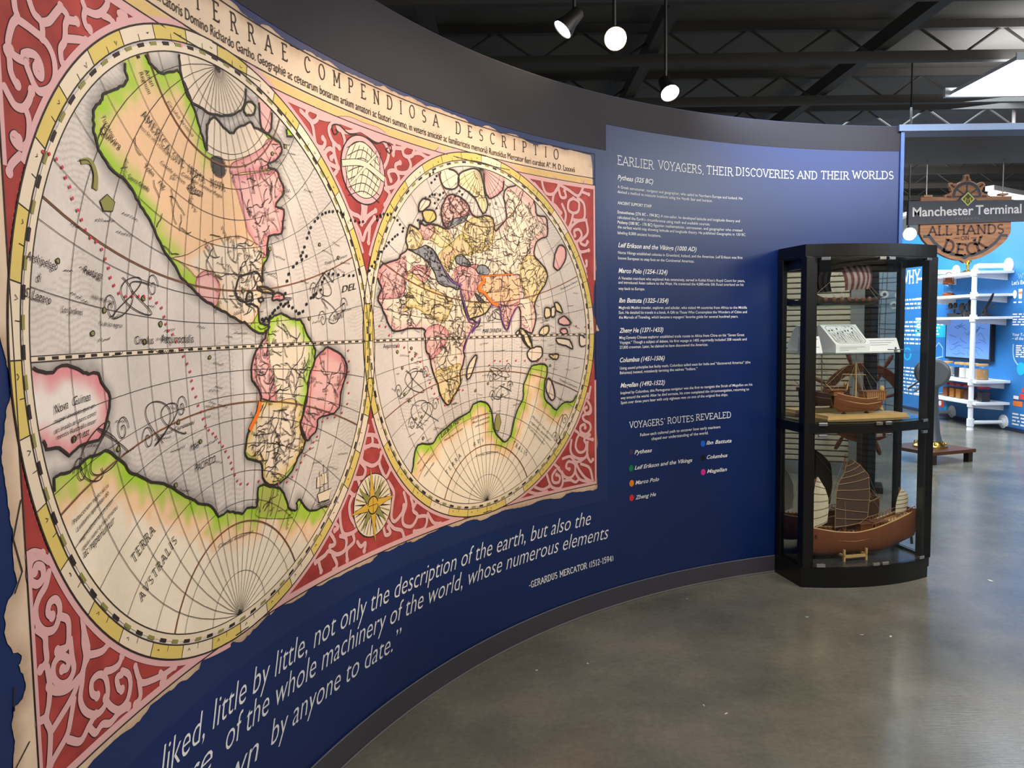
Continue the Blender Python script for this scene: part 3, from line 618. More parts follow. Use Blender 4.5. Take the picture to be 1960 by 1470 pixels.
ENTRIES = [
 [('h', 'Pytheas (325 BC)', 3804, 4056, 2212), ('b', 'A Greek astronomer, navigator and geographer, who sailed to Northern Europe and Iceland. He', 3804, 4681, 2168), ('b', 'devised a method to measure locations using the North Star and horizon.', 3804, 4473, 2144), ('s', 'ANCIENT SUPPORT STAFF', 3804, 4044, 2088), ('s', 'Eratosthenes (276 BC - 194 BC)', 3803, 4101, 2042), ('b', 'A non-sailor, he developed latitude and longitude theory and', 4109, 4664, 2042), ('b', 'calculated the Earth\u2019s circumference using math and available sources.', 3803, 4457, 2016), ('s', 'Ptolemy (100 BC - 170 BC)', 3803, 4051, 1991), ('b', 'Egyptian mathematician, astronomer, and geographer who created', 4059, 4681, 1991), ('b', 'the earliest world map showing latitude and longitude theory. He published Geographia in 150 BC', 3803, 4704, 1967), ('b', 'labeling 8,000 ancient locations.', 3803, 4111, 1938)],
 [('h', 'Leif Erikson and the Vikings (1000 AD)', 3807, 4363, 1872), ('b', 'Norse Vikings established colonies in Greenland, Iceland, and the Americas. Leif Erikson was first', 3806, 4685, 1838), ('b', 'known European to step foot on the Continental Americas.', 3806, 4346, 1810)],
 [('h', 'Marco Polo (1254-1324)', 3808, 4157, 1742), ('b', 'A Venetian merchant who explored Asia extensively, served in Kublai Khan\u2019s Royal Court for years,', 3808, 4702, 1708), ('b', 'and introduced Asian culture to the West. He traversed the 4,000-mile Silk Road overland on his', 3807, 4694, 1686), ('b', 'way back to Europe.', 3808, 3996, 1655)],
 [('h', 'Ibn Battuta (1325-1354)', 3811, 4165, 1590), ('b', 'Maghrebi Muslim traveler, explorer, and scholar, who visited 44 countries from Africa to the Middle', 3810, 4719, 1557), ('b', 'East. He detailed his travels in a book, A Gift to Those Who Contemplate the Wonders of Cities and', 3810, 4719, 1532), ('b', 'the Marvels of Traveling, which became a voyagers\u2019 favorite guide for several hundred years.', 3810, 4658, 1507)],
 [('h', 'Zheng He (1371-1433)', 3813, 4128, 1435), ('b', 'Ming Dynasty Chinese explorer established trade routes to Africa from China on his \u201cSeven Great', 3813, 4702, 1402), ('b', 'Voyages.\u201d Though a subject of debate, his first voyage in 1405 reportedly included 208 vessels and', 3815, 4719, 1377), ('b', '27,800 crewmen. Later, he claimed to have discovered the Americas.', 3815, 4447, 1352)],
 [('h', 'Columbus (1451-1506)', 3816, 4138, 1282), ('b', 'Using sound principles but faulty math, Columbus sailed west for India and \u201cdiscovered America\u201d (the', 3816, 4746, 1244), ('b', 'Bahamas) instead, mistakenly terming the natives \u201cIndians.\u201d', 3816, 4372, 1220)],
 [('h', 'Magellan (1492-1522)', 3820, 4140, 1150), ('b', 'Inspired by Columbus, this Portuguese navigator was the first to navigate the Strait of Magellan on his', 3820, 4761, 1115), ('b', 'way around the world. After he died enroute, his crew completed the circumnavigation, returning to', 3821, 4738, 1089), ('b', 'Spain over three years later with only eighteen men on one of the original five ships.', 3822, 4590, 1064)],
]
LEGEND = [('Pytheas', 'purple', 3895, 804, 3920, 4047, 790), ('Leif Erikson and the Vikings', 'green', 3896, 718, 3921, 4339, 707), ('Marco Polo', 'orange', 3899, 637, 3926, 4098, 626), ('Zheng He', 'red', 3899, 559, 3926, 4076, 546), ('Ibn Battuta', 'blue', 4414, 803, 4439, 4618, 795), ('Columbus', 'black', 4415, 723, 4442, 4590, 713), ('Magellan', 'magenta', 4417, 641, 4444, 4587, 632)]
LEGHEAD = [('VOYAGERS\u2019', 3884, 4142, 932), ('ROUTES', 4159, 4348, 934), ('REVEALED', 4364, 4613, 938)]
LEGSUB = [('Follow each colored path to uncover how early mariners', 3961, 4538, 882), ('shaped our understanding of the world.', 4044, 4453, 854)]
QUOTE = [('liked, little by little, not only the description of the earth, but also the', 1024, 3602, 485), ('of the whole machinery of the world, whose numerous elements', 1306, 3731, 380), ('by anyone to date.', 1515, 2241, 276)]
ATTRIB = ('-GERARDUS MERCATOR (1512-1594)', 3150, 3765, 245)
FLECKS = [(1.466, 3.814, 0.007), (1.637, 3.582, 0.008), (1.762, 3.559, 0.009), (0.089, 3.249, 0.006), (0.315, 3.31, 0.006), (0.727, 2.922, 0.006), (0.795, 2.854, 0.008), (0.926, 4.098, 0.005), (2.698, 4.326, 0.016)]

# ------------------------------------------------------------------ materials of the place
def floor_material():
    m = bpy.data.materials.new('polished_concrete'); m.use_nodes = True; nt = m.node_tree; b = nt.nodes['Principled BSDF']
    tc = nt.nodes.new('ShaderNodeTexCoord')
    def noise(scale, detail=6, rough=.6):
        n = nt.nodes.new('ShaderNodeTexNoise'); n.inputs['Scale'].default_value = scale; n.inputs['Detail'].default_value = detail; n.inputs['Roughness'].default_value = rough
        nt.links.new(tc.outputs['Object'], n.inputs['Vector']); return n
    r = nt.nodes.new('ShaderNodeValToRGB'); e = r.color_ramp.elements
    e[0].position = .3; e[0].color = (*hexc('#61625a'), 1); e[1].position = .72; e[1].color = (*hexc('#8b877a'), 1)
    el = e.new(.5); el.color = (*hexc('#75746a'), 1)
    nt.links.new(noise(1.6).outputs['Fac'], r.inputs[0])
    fine = noise(38, 8, .7); mx = nt.nodes.new('ShaderNodeMix'); mx.data_type = 'RGBA'; mx.blend_type = 'OVERLAY'; mx.inputs['Factor'].default_value = .35
    nt.links.new(r.outputs[0], mx.inputs['A']); nt.links.new(fine.outputs['Fac'], mx.inputs['B']); nt.links.new(mx.outputs['Result'], b.inputs['Base Color'])
    rr = nt.nodes.new('ShaderNodeMapRange'); rr.inputs['To Min'].default_value = .10; rr.inputs['To Max'].default_value = .30
    nt.links.new(noise(5).outputs['Fac'], rr.inputs['Value']); nt.links.new(rr.outputs[0], b.inputs['Roughness'])
    # fine scratches and trowel marks
    mp = nt.nodes.new('ShaderNodeMapping'); mp.inputs['Scale'].default_value = (6, 60, 1); mp.inputs['Rotation'].default_value = (0, 0, .7)
    sc = nt.nodes.new('ShaderNodeTexNoise'); sc.inputs['Scale'].default_value = 2.2; sc.inputs['Detail'].default_value = 8
    nt.links.new(tc.outputs['Object'], mp.inputs[0]); nt.links.new(mp.outputs[0], sc.inputs['Vector'])
    bp = nt.nodes.new('ShaderNodeBump'); bp.inputs['Strength'].default_value = .05; bp.inputs['Distance'].default_value = .01
    nt.links.new(sc.outputs['Fac'], bp.inputs['Height']); nt.links.new(bp.outputs[0], b.inputs['Normal'])
    b.inputs['Specular IOR Level'].default_value = .6
    return m
FLOOR = floor_material()
NAVY = mat('navy_wall_vinyl', '#102962', .31, spec=.55, vary=.06, scale=3, bump=.01)
NAVYP = mat('navy_panel_vinyl', '#1a2f62', .33, spec=.55, vary=.06, scale=3)
AZURE = mat('azure_wall_paint', '#3079bf', .45, spec=.35, vary=.04, scale=2)
BLACKCEIL = mat('black_ceiling_paint', '#625e58', .85, spec=.2, vary=.15, scale=4)
GREYWALL = mat('grey_wall_paint', '#7b7d7c', .7, vary=.05, scale=2)
BASE = mat('vinyl_baseboard', '#4b4a54', .45, spec=.4, vary=.05, scale=8)
WHITE = mat('white_vinyl', '#f2f3f5', .45)
BLACKW = mat('black_lacquer', '#0f1013', .3, spec=.5, vary=.1, scale=12)
CHROME = mat('chrome', '#dfe1e3', .18, metal=1.)
DARKMET = mat('dark_gunmetal', '#70767b', .38, metal=.6, vary=.15, scale=15)
BRASS = mat('brass', '#d9b45c', .22, metal=1.)
WHITEMET = mat('white_enamel_pipe', '#eceef0', .35)
WHITEB = mat('white_laminate', '#dfe0e2', .5)
CARD = mat('white_card', '#eef0f2', .6)
INKG = mat('grey_print', '#8d929a', .6)
INKB = mat('black_print', '#1b1c20', .6)
WALNUT = mat('walnut', '#5a3018', .42, vary=.35, scale=14, stretch=(1, 6, 6))
MAHOG = mat('mahogany', '#6d3a22', .38, vary=.3, scale=16, stretch=(1, 8, 8))
TEAK = mat('teak', '#8e5531', .45, vary=.3, scale=18, stretch=(1, 9, 9))
PALEW = mat('pale_wood', '#c8a56c', .5, vary=.15, scale=14, stretch=(1, 8, 8))
CLEAR = glass('clear_glass', (.97, .985, .98), .9)
SHELFG = glass('shelf_glass', (.90, .96, .95), 1.0)

# ------------------------------------------------------------------ the setting
b = MB(); b.box2((-4.5, -5, -.15), (10.5, 18, 0)); tag(b.build('floor', FLOOR), kind='structure')
b = MB(); b.box2((-4.5, -5, 3.95), (10.5, 18, 4.1)); CEIL = tag(b.build('ceiling', BLACKCEIL), kind='structure')
S_END = -0.283; S_FAR = -9.6; ZT = 2.62; N = 420
def wall_slab(z0, z1, t0, t1, s0, s1, n=N):
    """curved slab between offsets t0 and t1 in front of the wall face"""
    m = MB(); vs = []; fs = []
    for i in range(n+1):
        s = s0+(s1-s0)*i/n
        vs += [wpt(s, z0, t1), wpt(s, z1, t1), wpt(s, z1, t0), wpt(s, z0, t0)]
    for i in range(n):
        for k in range(4): fs.append((4*i+k, 4*i+(k+1) % 4, 4*i+4+(k+1) % 4, 4*i+4+k))
    fs += [(0, 3, 2, 1), (4*n, 4*n+1, 4*n+2, 4*n+3)]
    m.add(vs, fs); return m
WL = tag(wall_slab(0, ZT, -.12, 0, S_FAR, S_END).build('wall_left', NAVY), kind='structure')
tag(wall_slab(0, .098, 0.0, .006, S_FAR, S_END).build('baseboard_left', BASE), kind='structure')
fl = Flat(wpt)
fl.ribbon([(S_FAR+(S_END-S_FAR)*i/120, .006) for i in range(121)], .007, .0075, 0)
fl.ribbon([(S_FAR+(S_END-S_FAR)*i/120, .1) for i in range(121)], .004, .0066, 0)
tag(fl.build('trim_1', mat('caulk', '#8b8b92', .4), None, (0, 0, 0)), kind='structure')
ex = wpt(S_END, 0)
m = MB(); m.box((ex[0]+.012, ex[1]+.055, ZT/2), (.02, .13, ZT), -.0827); tag(m.build('trim_2', mat('wall_end_cap', '#4d6ca8', .35), None), kind='structure')
# header over the opening to the far hall
m = MB(); m.box2((ex[0]-.02, ex[1]-.02, 2.588), (9.5, ex[1]+.14, 2.625)); m.box2((ex[0]-.02, ex[1]+.14, 2.605), (9.5, 5.75, 2.64), 1); tag(m.build('trim_3', [mat('header_paint', '#6b83ab', .5), mat('soffit_dark', '#6a6a6a', .7)], None), kind='structure')
# far hall walls
m = MB(); m.box2((6.6, 9.2, 0), (6.75, 17, 2.86)); WR = tag(m.build('wall_right', AZURE), kind='structure')
m = MB(); m.box2((6.585, 9.2, 0), (6.6, 17, .05)); tag(m.build('baseboard_right', mat('blue_baseboard', '#20304d', .5)), kind='structure')
m = MB(); m.box2((0.5, 16.9, 0), (6.6, 17.05, 3.95)); tag(m.build('wall_back', mat('far_wall_paint', '#8f8e8e', .7)), kind='structure')
# ceiling joists, open web
m = MB()
for y in np.arange(5.4, 16.5, 1.25):
    m.box2((-4, y-.03, 3.62), (10, y+.03, 3.70)); m.box2((-4, y-.03, 3.88), (10, y+.03, 3.95))
    for k in range(20):
        x = -3.6+k*.7; m.tube([(x, y, 3.9), (x+.35, y, 3.66), (x+.7, y, 3.9)], .012, 5)
for x in (-.6, 1.2, 3.1): m.box2((x-.05, -4, 3.72), (x+.05, 16.5, 3.84))
tag(m.build('trim_4', mat('black_joist_steel', '#514d48', .7, spec=.15)), kind='structure')
# reflected side of the gallery: slatted shutter wall behind the visitor

# ------------------------------------------------------------------ the printed world map
RND = random.Random(7)
RH = .77; RI = .728; HL = (-4.615, 1.4315); HR = (-3.141, 1.4315)
S0, S1, Z0, Z1, ZB = -5.372, -2.357, .668, 2.165, 2.195
PAL = {k: np.array(hexc(v)) for k, v in dict(green='#a3c63a', green2='#b4b65c', peach='#efc39a', pink='#dd8f92', pink2='#eab6b0',
    cream='#e9d5bf', cream2='#f2e3cc', cream3='#eadfd6', yellow='#dec079', yellow2='#e6cfa2', dark='#4c4745', sea='#8f8f97').items()}
def vnoise(x, y, seed=0):
    xi = np.floor(x).astype(int); yi = np.floor(y).astype(int); fx = x-xi; fy = y-yi
    fx = fx*fx*(3-2*fx); fy = fy*fy*(3-2*fy)
    def h(a, b):
        n = np.sin(a*127.1+b*311.7+seed*74.7)*43758.5453; return n-np.floor(n)
    return (h(xi, yi)*(1-fx)+h(xi+1, yi)*fx)*(1-fy)+(h(xi, yi+1)*(1-fx)+h(xi+1, yi+1)*fx)*fy
def in_poly(X, Y, P):
    r = np.zeros(X.shape, bool); n = len(P); bx = [p[0] for p in P]; by = [p[1] for p in P]
    idx = np.nonzero((X >= min(bx)) & (X <= max(bx)) & (Y >= min(by)) & (Y <= max(by)))[0]
    x = X[idx]; y = Y[idx]; q = np.zeros(len(idx), bool)
    for i in range(n):
        x1, y1 = P[i-1]; x2, y2 = P[i]
        if y1 == y2: continue
        c = (y1 > y) != (y2 > y); q ^= c & (x < (x2-x1)*(y-y1)/(y2-y1)+x1)
    r[idx] = q; return r
def dist_to(X, Y, idx, P, closed=True):
    pts = []
    for a, b in zip(P, P[1:] + (P[:1] if closed else [])):
        k = max(1, int(hypot(b[0]-a[0], b[1]-a[1])/.006)); pts += [(a[0]+(b[0]-a[0])*j/k, a[1]+(b[1]-a[1])*j/k) for j in range(k)]
    kd = kdtree.KDTree(len(pts))
    for i, p in enumerate(pts): kd.insert((p[0], p[1], 0), i)
    kd.balance()
    return np.array([kd.find((X[i], Y[i], 0))[2] for i in idx])
def clip_in(p, hemi, r):
    d = hypot(p[0]-hemi[0], p[1]-hemi[1])
    return p if d <= r else (hemi[0]+(p[0]-hemi[0])*r/d, hemi[1]+(p[1]-hemi[1])*r/d)
REGS = []
for nm, t, e, i, w, c in MAP_REG:
    P = parse(t); hemi = HL if sum(p[0] for p in P)/len(P) < -3.86 else HR
    P = [clip_in(p, hemi, RI+.012) for p in P]
    P = smooth_path(P, 3, True)
    REGS.append((nm, P, PAL[e], PAL[i], w/1000, c, hemi))
SHEETP = smooth_path(parse(MAP_SHEET), 4, True)
SHEETP = [(x+RND.uniform(-.003, .003), z+RND.uniform(-.003, .003)) for x, z in SHEETP]

def build_map():
    st = .0042
    xs = np.arange(-5.6, -2.24, st); zs = np.arange(.55, 2.46, st)
    GX, GZ = np.meshgrid(xs, zs); nx, nz = len(xs), len(zs)
    X = GX.ravel(); Z = GZ.ravel(); inside = in_poly(X, Z, SHEETP)
    ins2 = inside.reshape(nz, nx)
    cell = ins2[:-1, :-1] | ins2[1:, :-1] | ins2[:-1, 1:] | ins2[1:, 1:]
    used = np.zeros((nz, nx), bool)
    for a in (slice(0, -1), slice(1, None)):
        for b_ in (slice(0, -1), slice(1, None)): used[a, b_] |= cell
    used = used.ravel()
    # pull the outer vertices onto the torn edge
    kd = kdtree.KDTree(len(SHEETP)*8); k = 0; pts = []
    for a, b_ in zip(SHEETP, SHEETP[1:]+SHEETP[:1]):
        for j in range(8):
            p = (a[0]+(b_[0]-a[0])*j/8, a[1]+(b_[1]-a[1])*j/8); pts.append(p); kd.insert((*p, 0), k); k += 1
    kd.balance()
    X2 = X.copy(); Z2 = Z.copy()
    for i in np.nonzero(used & ~inside)[0]:
        p = pts[kd.find((X[i], Z[i], 0))[1]]; X2[i], Z2[i] = p
    X, Z = X2, Z2
    n1 = vnoise(X*9, Z*9, 1); n2 = vnoise(X*40, Z*40, 2); n3 = vnoise(X*160, Z*160, 3)
    mott = (.88+.16*n1+.08*n2)[:, None]
    paper = np.array(hexc('#e8cdb2')); colr = np.ones((len(X), 3))*paper*mott
    dL = np.hypot(X-HL[0], Z-HL[1]); dR = np.hypot(X-HR[0], Z-HR[1])
    # title band and fretwork grounds
    band = (X > S0) & (X < S1) & (Z > Z1) & (Z < ZB); colr[band] = np.array(hexc('#e3bf80'))*mott[band]
    sp = (X > S0) & (X < S1) & (Z > Z0) & (Z < Z1) & (dL > RH) & (dR > RH)
    red = np.array(hexc('#b84a46')); red2 = np.array(hexc('#9c3a38')); colr[sp] = (red*n1[:, None]+red2*(1-n1[:, None]))[sp]*(.82+.3*n2[:, None])[sp]
    # oceans with engraved ripple lines
    rip = np.sin((Z+.006*np.sin(X*60)+.01*vnoise(X*14, Z*14, 5))*2*pi/.0126)
    patch = vnoise(X*6, Z*6, 9); ocean = np.array(hexc('#d6cac2'))
    oc = ocean*(1-.16*((rip > .35) & (patch > .55)))[:, None]*(.9+.16*n1+.1*n3)[:, None]
    seam = (dL < RI+.01) | (dR < RI+.01); colr[seam] = oc[seam]
    # engraved shading along every coast
    coast = np.full(len(X), 9.)
    for hemi, d in ((HL, dL), (HR, dR)):
        pts = [p for r in REGS if r[5] == 1 and r[6] == hemi for a, b_ in zip(r[1], r[1][1:]+r[1][:1])
               for p in [(a[0]+(b_[0]-a[0])*j/4, a[1]+(b_[1]-a[1])*j/4) for j in range(4)] if hypot(p[0]-hemi[0], p[1]-hemi[1]) < RI-.004]
        kd = kdtree.KDTree(len(pts))
        for i, p in enumerate(pts): kd.insert((*p, 0), i)
        kd.balance()
        for i in np.nonzero(d < RI)[0]: coast[i] = min(coast[i], kd.find((X[i], Z[i], 0))[2])
    wid = np.where(X < -3.86, .03, .014)*(.55+.9*vnoise(X*12, Z*12, 8))
    sh = np.clip(1-coast/wid, 0, 1)*(.62+.38*n3)
    colr[seam] = (colr*(1-.72*sh[:, None])+np.array(hexc('#3d3a3a'))*.72*sh[:, None]*.6)[seam]
    # land tints
    for nm, P, ce, ci, w, c, hemi in REGS:
        d = dL if hemi == HL else dR
        idx = np.nonzero(in_poly(X, Z, P) & (d < RI+.004))[0]
        if not len(idx): continue
        inner = [p for p in P if hypot(p[0]-hemi[0], p[1]-hemi[1]) < RI-.02] or P
        t = np.clip(dist_to(X, Z, idx, inner, len(inner) == len(P))/w, 0, 1)+.35*(n2[idx]-.5); t = np.clip(t, 0, 1)[:, None]; t = t*t*(3-2*t)
        tint = ce*(1-t)+ci*t
        if w > .09: tint = np.where(t < .5, ce*(1-2*t)+PAL['peach']*1.05*2*t, PAL['peach']*1.05*(2-2*t)+ci*(2*t-1))
        colr[idx] = tint*(.9+.18*n1[idx]+.06*n3[idx])[:, None]
    # scorched and worn margin
    idx = np.nonzero(used & ((X < S0+.01) | (X > S1-.01) | (Z > 2.25) | (Z < Z0+.01)))[0]
    de = np.array([kd2 for kd2 in [0]*len(idx)], float)
    kd = kdtree.KDTree(len(SHEETP))
    for i, p in enumerate(SHEETP): kd.insert((*p, 0), i)
    kd.balance()
    de = np.array([kd.find((X[i], Z[i], 0))[2] for i in idx])
    t = np.clip(1-de/.035, 0, 1)[:, None]*(.35+.65*n1[idx, None])*.8
    colr[idx] = colr[idx]*(1-t)+np.array(hexc('#8a6244'))*t
    # mesh
    ids = -np.ones(len(X), int); ui = np.nonzero(used)[0]; ids[ui] = np.arange(len(ui))
    jj, ii = np.nonzero(cell); a = jj*nx+ii
    F = np.stack([ids[a], ids[a+1], ids[a+nx+1], ids[a+nx]], 1)
    ang = -X[ui]/RW; r = RW-.003
    V = np.stack([CX-r*np.sin(ang), CY+r*np.cos(ang), Z[ui]], 1)
    org = np.array(wpt(-3.88, .6)); V -= org
    me = bpy.data.meshes.new('world_map_mural')
    me.vertices.add(len(V)); me.vertices.foreach_set('co', V.astype(np.float32).ravel())
    me.loops.add(4*len(F)); me.loops.foreach_set('vertex_index', F.astype(np.int32).ravel())
    me.polygons.add(len(F)); me.polygons.foreach_set('loop_start', np.arange(0, 4*len(F), 4, dtype=np.int32))
    me.update(calc_edges=True); me.validate()
    at = me.color_attributes.new('pigment', 'FLOAT_COLOR', 'POINT')
    at.data.foreach_set('color', np.concatenate([np.clip(colr[ui], 0, 1), np.ones((len(ui), 1))], 1).astype(np.float32).ravel())
    me.polygons.foreach_set('use_smooth', np.ones(len(F), bool))
    m = bpy.data.materials.new('printed_parchment'); m.use_nodes = True; nt = m.node_tree; bs = nt.nodes['Principled BSDF']
    an = nt.nodes.new('ShaderNodeAttribute'); an.attribute_name = 'pigment'
    nt.links.new(an.outputs['Color'], bs.inputs['Base Color']); bs.inputs['Roughness'].default_value = .5; bs.inputs['Specular IOR Level'].default_value = .3
    ob = link_mesh('world_map_mural', me, m); ob.location = org
    return ob, org
MAP, MORG = build_map()
tag(MAP, 'large antique style double hemisphere world map with torn edges on curved navy wall', 'map')

INK = mat('map_ink', '#2e2422', .6); SEPIA = mat('map_sepia', '#9a6a4c', .6); STRAP = mat('map_strapwork_pink', '#e2aeae', .55)
RYEL = mat('map_ring_yellow', '#dfc46c', .55, vary=.12, scale=9); RCRM = mat('map_ring_cream', '#ecd8bd', .55, vary=.06, scale=9)
OLIVE = mat('map_olive', '#8f8a4a', .6); RDOT = mat('route_crimson', '#d4364e', .5); BDOT = mat('route_black', '#141416', .5)
ORNG = mat('route_orange', '#f2781f', .5); PURP = mat('route_purple', '#7a4a8c', .55); GOLD = mat('map_gold', '#d8aa3c', .55)
def mapf(x, z, off): 
    p = wpt(x, z, .0034+off); return (p[0]-MORG[0], p[1]-MORG[1], p[2]-MORG[2])
MM = [INK, SEPIA, STRAP, RYEL, RCRM, OLIVE, RDOT, BDOT, ORNG, PURP, GOLD]
kI, kS, kP, kY, kC, kO, kR, kB, kG, kV, kGo = range(11)

# fretwork corners: pink straps outlined in ink over the red ground
groups = {}
for t in MAP_STRAPS:
    P = parse(t); mx = sum(p[0] for p in P)/len(P); mz = sum(p[1] for p in P)/len(P)
    groups.setdefault((0 if mx < -4.5 else 1 if mx < -3.2 else 2, mz > 1.4), []).append(P)
frets = {}
for key, lst in groups.items():
    f = Flat(mapf)
    w = .015
    for P in lst: f.ribbon(smooth_path(P, 6), w+.0032, .0002, kI)
    for P in lst:
        q = smooth_path(P, 6); f.ribbon(q, w, .0005, kP); f.disc(*q[-1], w*.66, .0005, kP); f.disc(*q[0], w*.5, .0005, kP)
    frets[key] = f
def arcpts(c, r, a0, a1, n): return [(c[0]+r*cos(a0+(a1-a0)*i/n), c[1]+r*sin(a0+(a1-a0)*i/n)) for i in range(n+1)]
# straight fret borders beside frame and rings
f = frets[(0, True)]; f.ribbon([(S0+.007, 1.75), (S0+.007, Z1)], .012, .0006, kP); f.ribbon([(S0, Z1-.012), (-4.75, Z1-.012)], .02, .0006, kP)
f = frets[(0, False)]; f.ribbon([(S0+.006, Z0), (S0+.006, 1.1)], .011, .0006, kP); f.ribbon([(S0, Z0+.01), (-4.75, Z0+.01)], .016, .0006, kP)
f = frets[(1, True)]; f.ribbon([(-4.45, Z1-.01), (-3.3, Z1-.01)], .02, .0006, kP)
f = frets[(1, False)]; f.ribbon([(-4.45, Z0+.01), (-3.3, Z0+.01)], .018, .0006, kP)
f = frets[(2, True)]; f.ribbon([(S1-.007, 1.7), (S1-.007, Z1)], .013, .0006, kP); f.ribbon([(-3.0, Z1-.01), (S1, Z1-.01)], .02, .0006, kP)
f = frets[(2, False)]; f.ribbon([(S1-.007, Z0), (S1-.007, 1.2)], .013, .0006, kP); f.ribbon([(-3.0, Z0+.008), (S1, Z0+.008)], .016, .0006, kP)
for hemi, ks in ((HL, ((0, True, 1.75, 2.7), (0, False, 3.6, 4.65), (1, True, .4, 1.4), (1, False, 4.9, 5.9))), (HR, ((1, True, 1.75, 2.75), (1, False, 3.5, 4.5), (2, True, .4, 1.4), (2, False, 4.9, 5.9)))):
    for c, up, a0, a1 in ks: frets[(c, up)].ribbon(arcpts(hemi, RH+.008, a0, a1, 40), .014, .0007, kP)
for t, up, s in (((0, True), 0, 0),):
    frets[t].disc(-5.33, 2.13, .03, .001, kO, .045, 20)
# armillary sphere in the upper middle corner
f = frets[(1, True)]; A = (-3.884, 2.018)
f.disc(*A, .128, .0009, kI, .118, 40); f.disc(*A, .123, .0011, kP, .113, 40); f.disc(*A, .104, .0013, kI, .096, 36); f.disc(*A, .101, .0015, kC, .093, 36)
for k in range(-3, 4):
    f.ribbon(smooth_path([(A[0]-.09, A[1]+k*.026-.02), (A[0], A[1]+k*.028+.012), (A[0]+.09, A[1]+k*.026-.02)], 6), .003, .002, kI)
    f.ribbon(smooth_path([(A[0]+k*.024-.03, A[1]-.08), (A[0]+k*.03, A[1]), (A[0]+k*.024+.03, A[1]+.08)], 6), .0025, .002, kI)
f.ribbon(smooth_path([(A[0]-.122, A[1]+.002), (A[0], A[1]+.022), (A[0]+.122, A[1]-.012)], 8), .024, .0022, kI)
f.ribbon(smooth_path([(A[0]-.122, A[1]+.002), (A[0], A[1]+.022), (A[0]+.122, A[1]-.012)], 8), .019, .0025, kC)
f.ribbon([(A[0]-.08, A[1]-.06), (A[0]+.075, A[1]+.065)], .012, .0022, kI); f.ribbon([(A[0]-.08, A[1]-.06), (A[0]+.075, A[1]+.065)], .009, .0025, kC)
f.poly([(A[0]-.02, 1.9), (A[0]+.02, 1.9), (A[0]+.008, 1.84), (A[0]-.008, 1.84)], .0012, kP)
for sgn in (-1, 1):                                    # scroll cartouche under the title
    f.ribbon(smooth_path([(A[0]+sgn*.03, 2.135), (A[0]+sgn*.08, 2.125), (A[0]+sgn*.13, 2.14), (A[0]+sgn*.17, 2.13), (A[0]+sgn*.16, 2.105), (A[0]+sgn*.14, 2.115), (A[0]+sgn*.15, 2.122)], 6), .005, .0014, kI)
# compass rose in the lower middle corner
f = frets[(1, False)]; A = (-3.882, .85)
f.disc(*A, .116, .0009, kI, .114, 40); f.disc(*A, .112, .0011, kC, .110, 40)
for k in range(32):
    a = 2*pi*k/32; f.ribbon([(A[0]+.03*cos(a), A[1]+.03*sin(a)), (A[0]+.108*cos(a), A[1]+.106*sin(a))], (.009, .002) if k % 2 else (.003, .006), .0013, kI if k % 2 else kO)
for k in range(8):
    a = 2*pi*k/8+.06; r = .135 if k % 2 == 0 else .105
    for mi, wd, off in ((kI, .17, .0016), (kO if k % 2 else kGo, .13, .0019)):
        f.poly([(A[0]+r*cos(a), A[1]+r*sin(a)), (A[0]+.03*cos(a+wd*4), A[1]+.03*sin(a+wd*4)), A, (A[0]+.03*cos(a-wd*4), A[1]+.03*sin(a-wd*4))], off, mi)
f.disc(*A, .034, .0022, kI); f.disc(*A, .029, .0025, kGo); f.ribbon([(A[0]-.028, A[1]), (A[0]+.028, A[1])], .002, .0028, kI); f.ribbon([(A[0], A[1]-.028), (A[0], A[1]+.028)], .002, .0028, kI)
for key, f in frets.items():
    f.build('fretwork', MM, MAP)['label'] = {(0, True): 'red and pink scroll fretwork, upper left corner of map', (0, False): 'red and pink scroll fretwork, lower left corner of map',
        (1, True): 'fretwork with armillary sphere between the hemispheres', (1, False): 'fretwork with compass rose between the hemispheres',
        (2, True): 'red and pink scroll fretwork, upper right corner of map', (2, False): 'red and pink scroll fretwork, lower right corner of map'}[key]

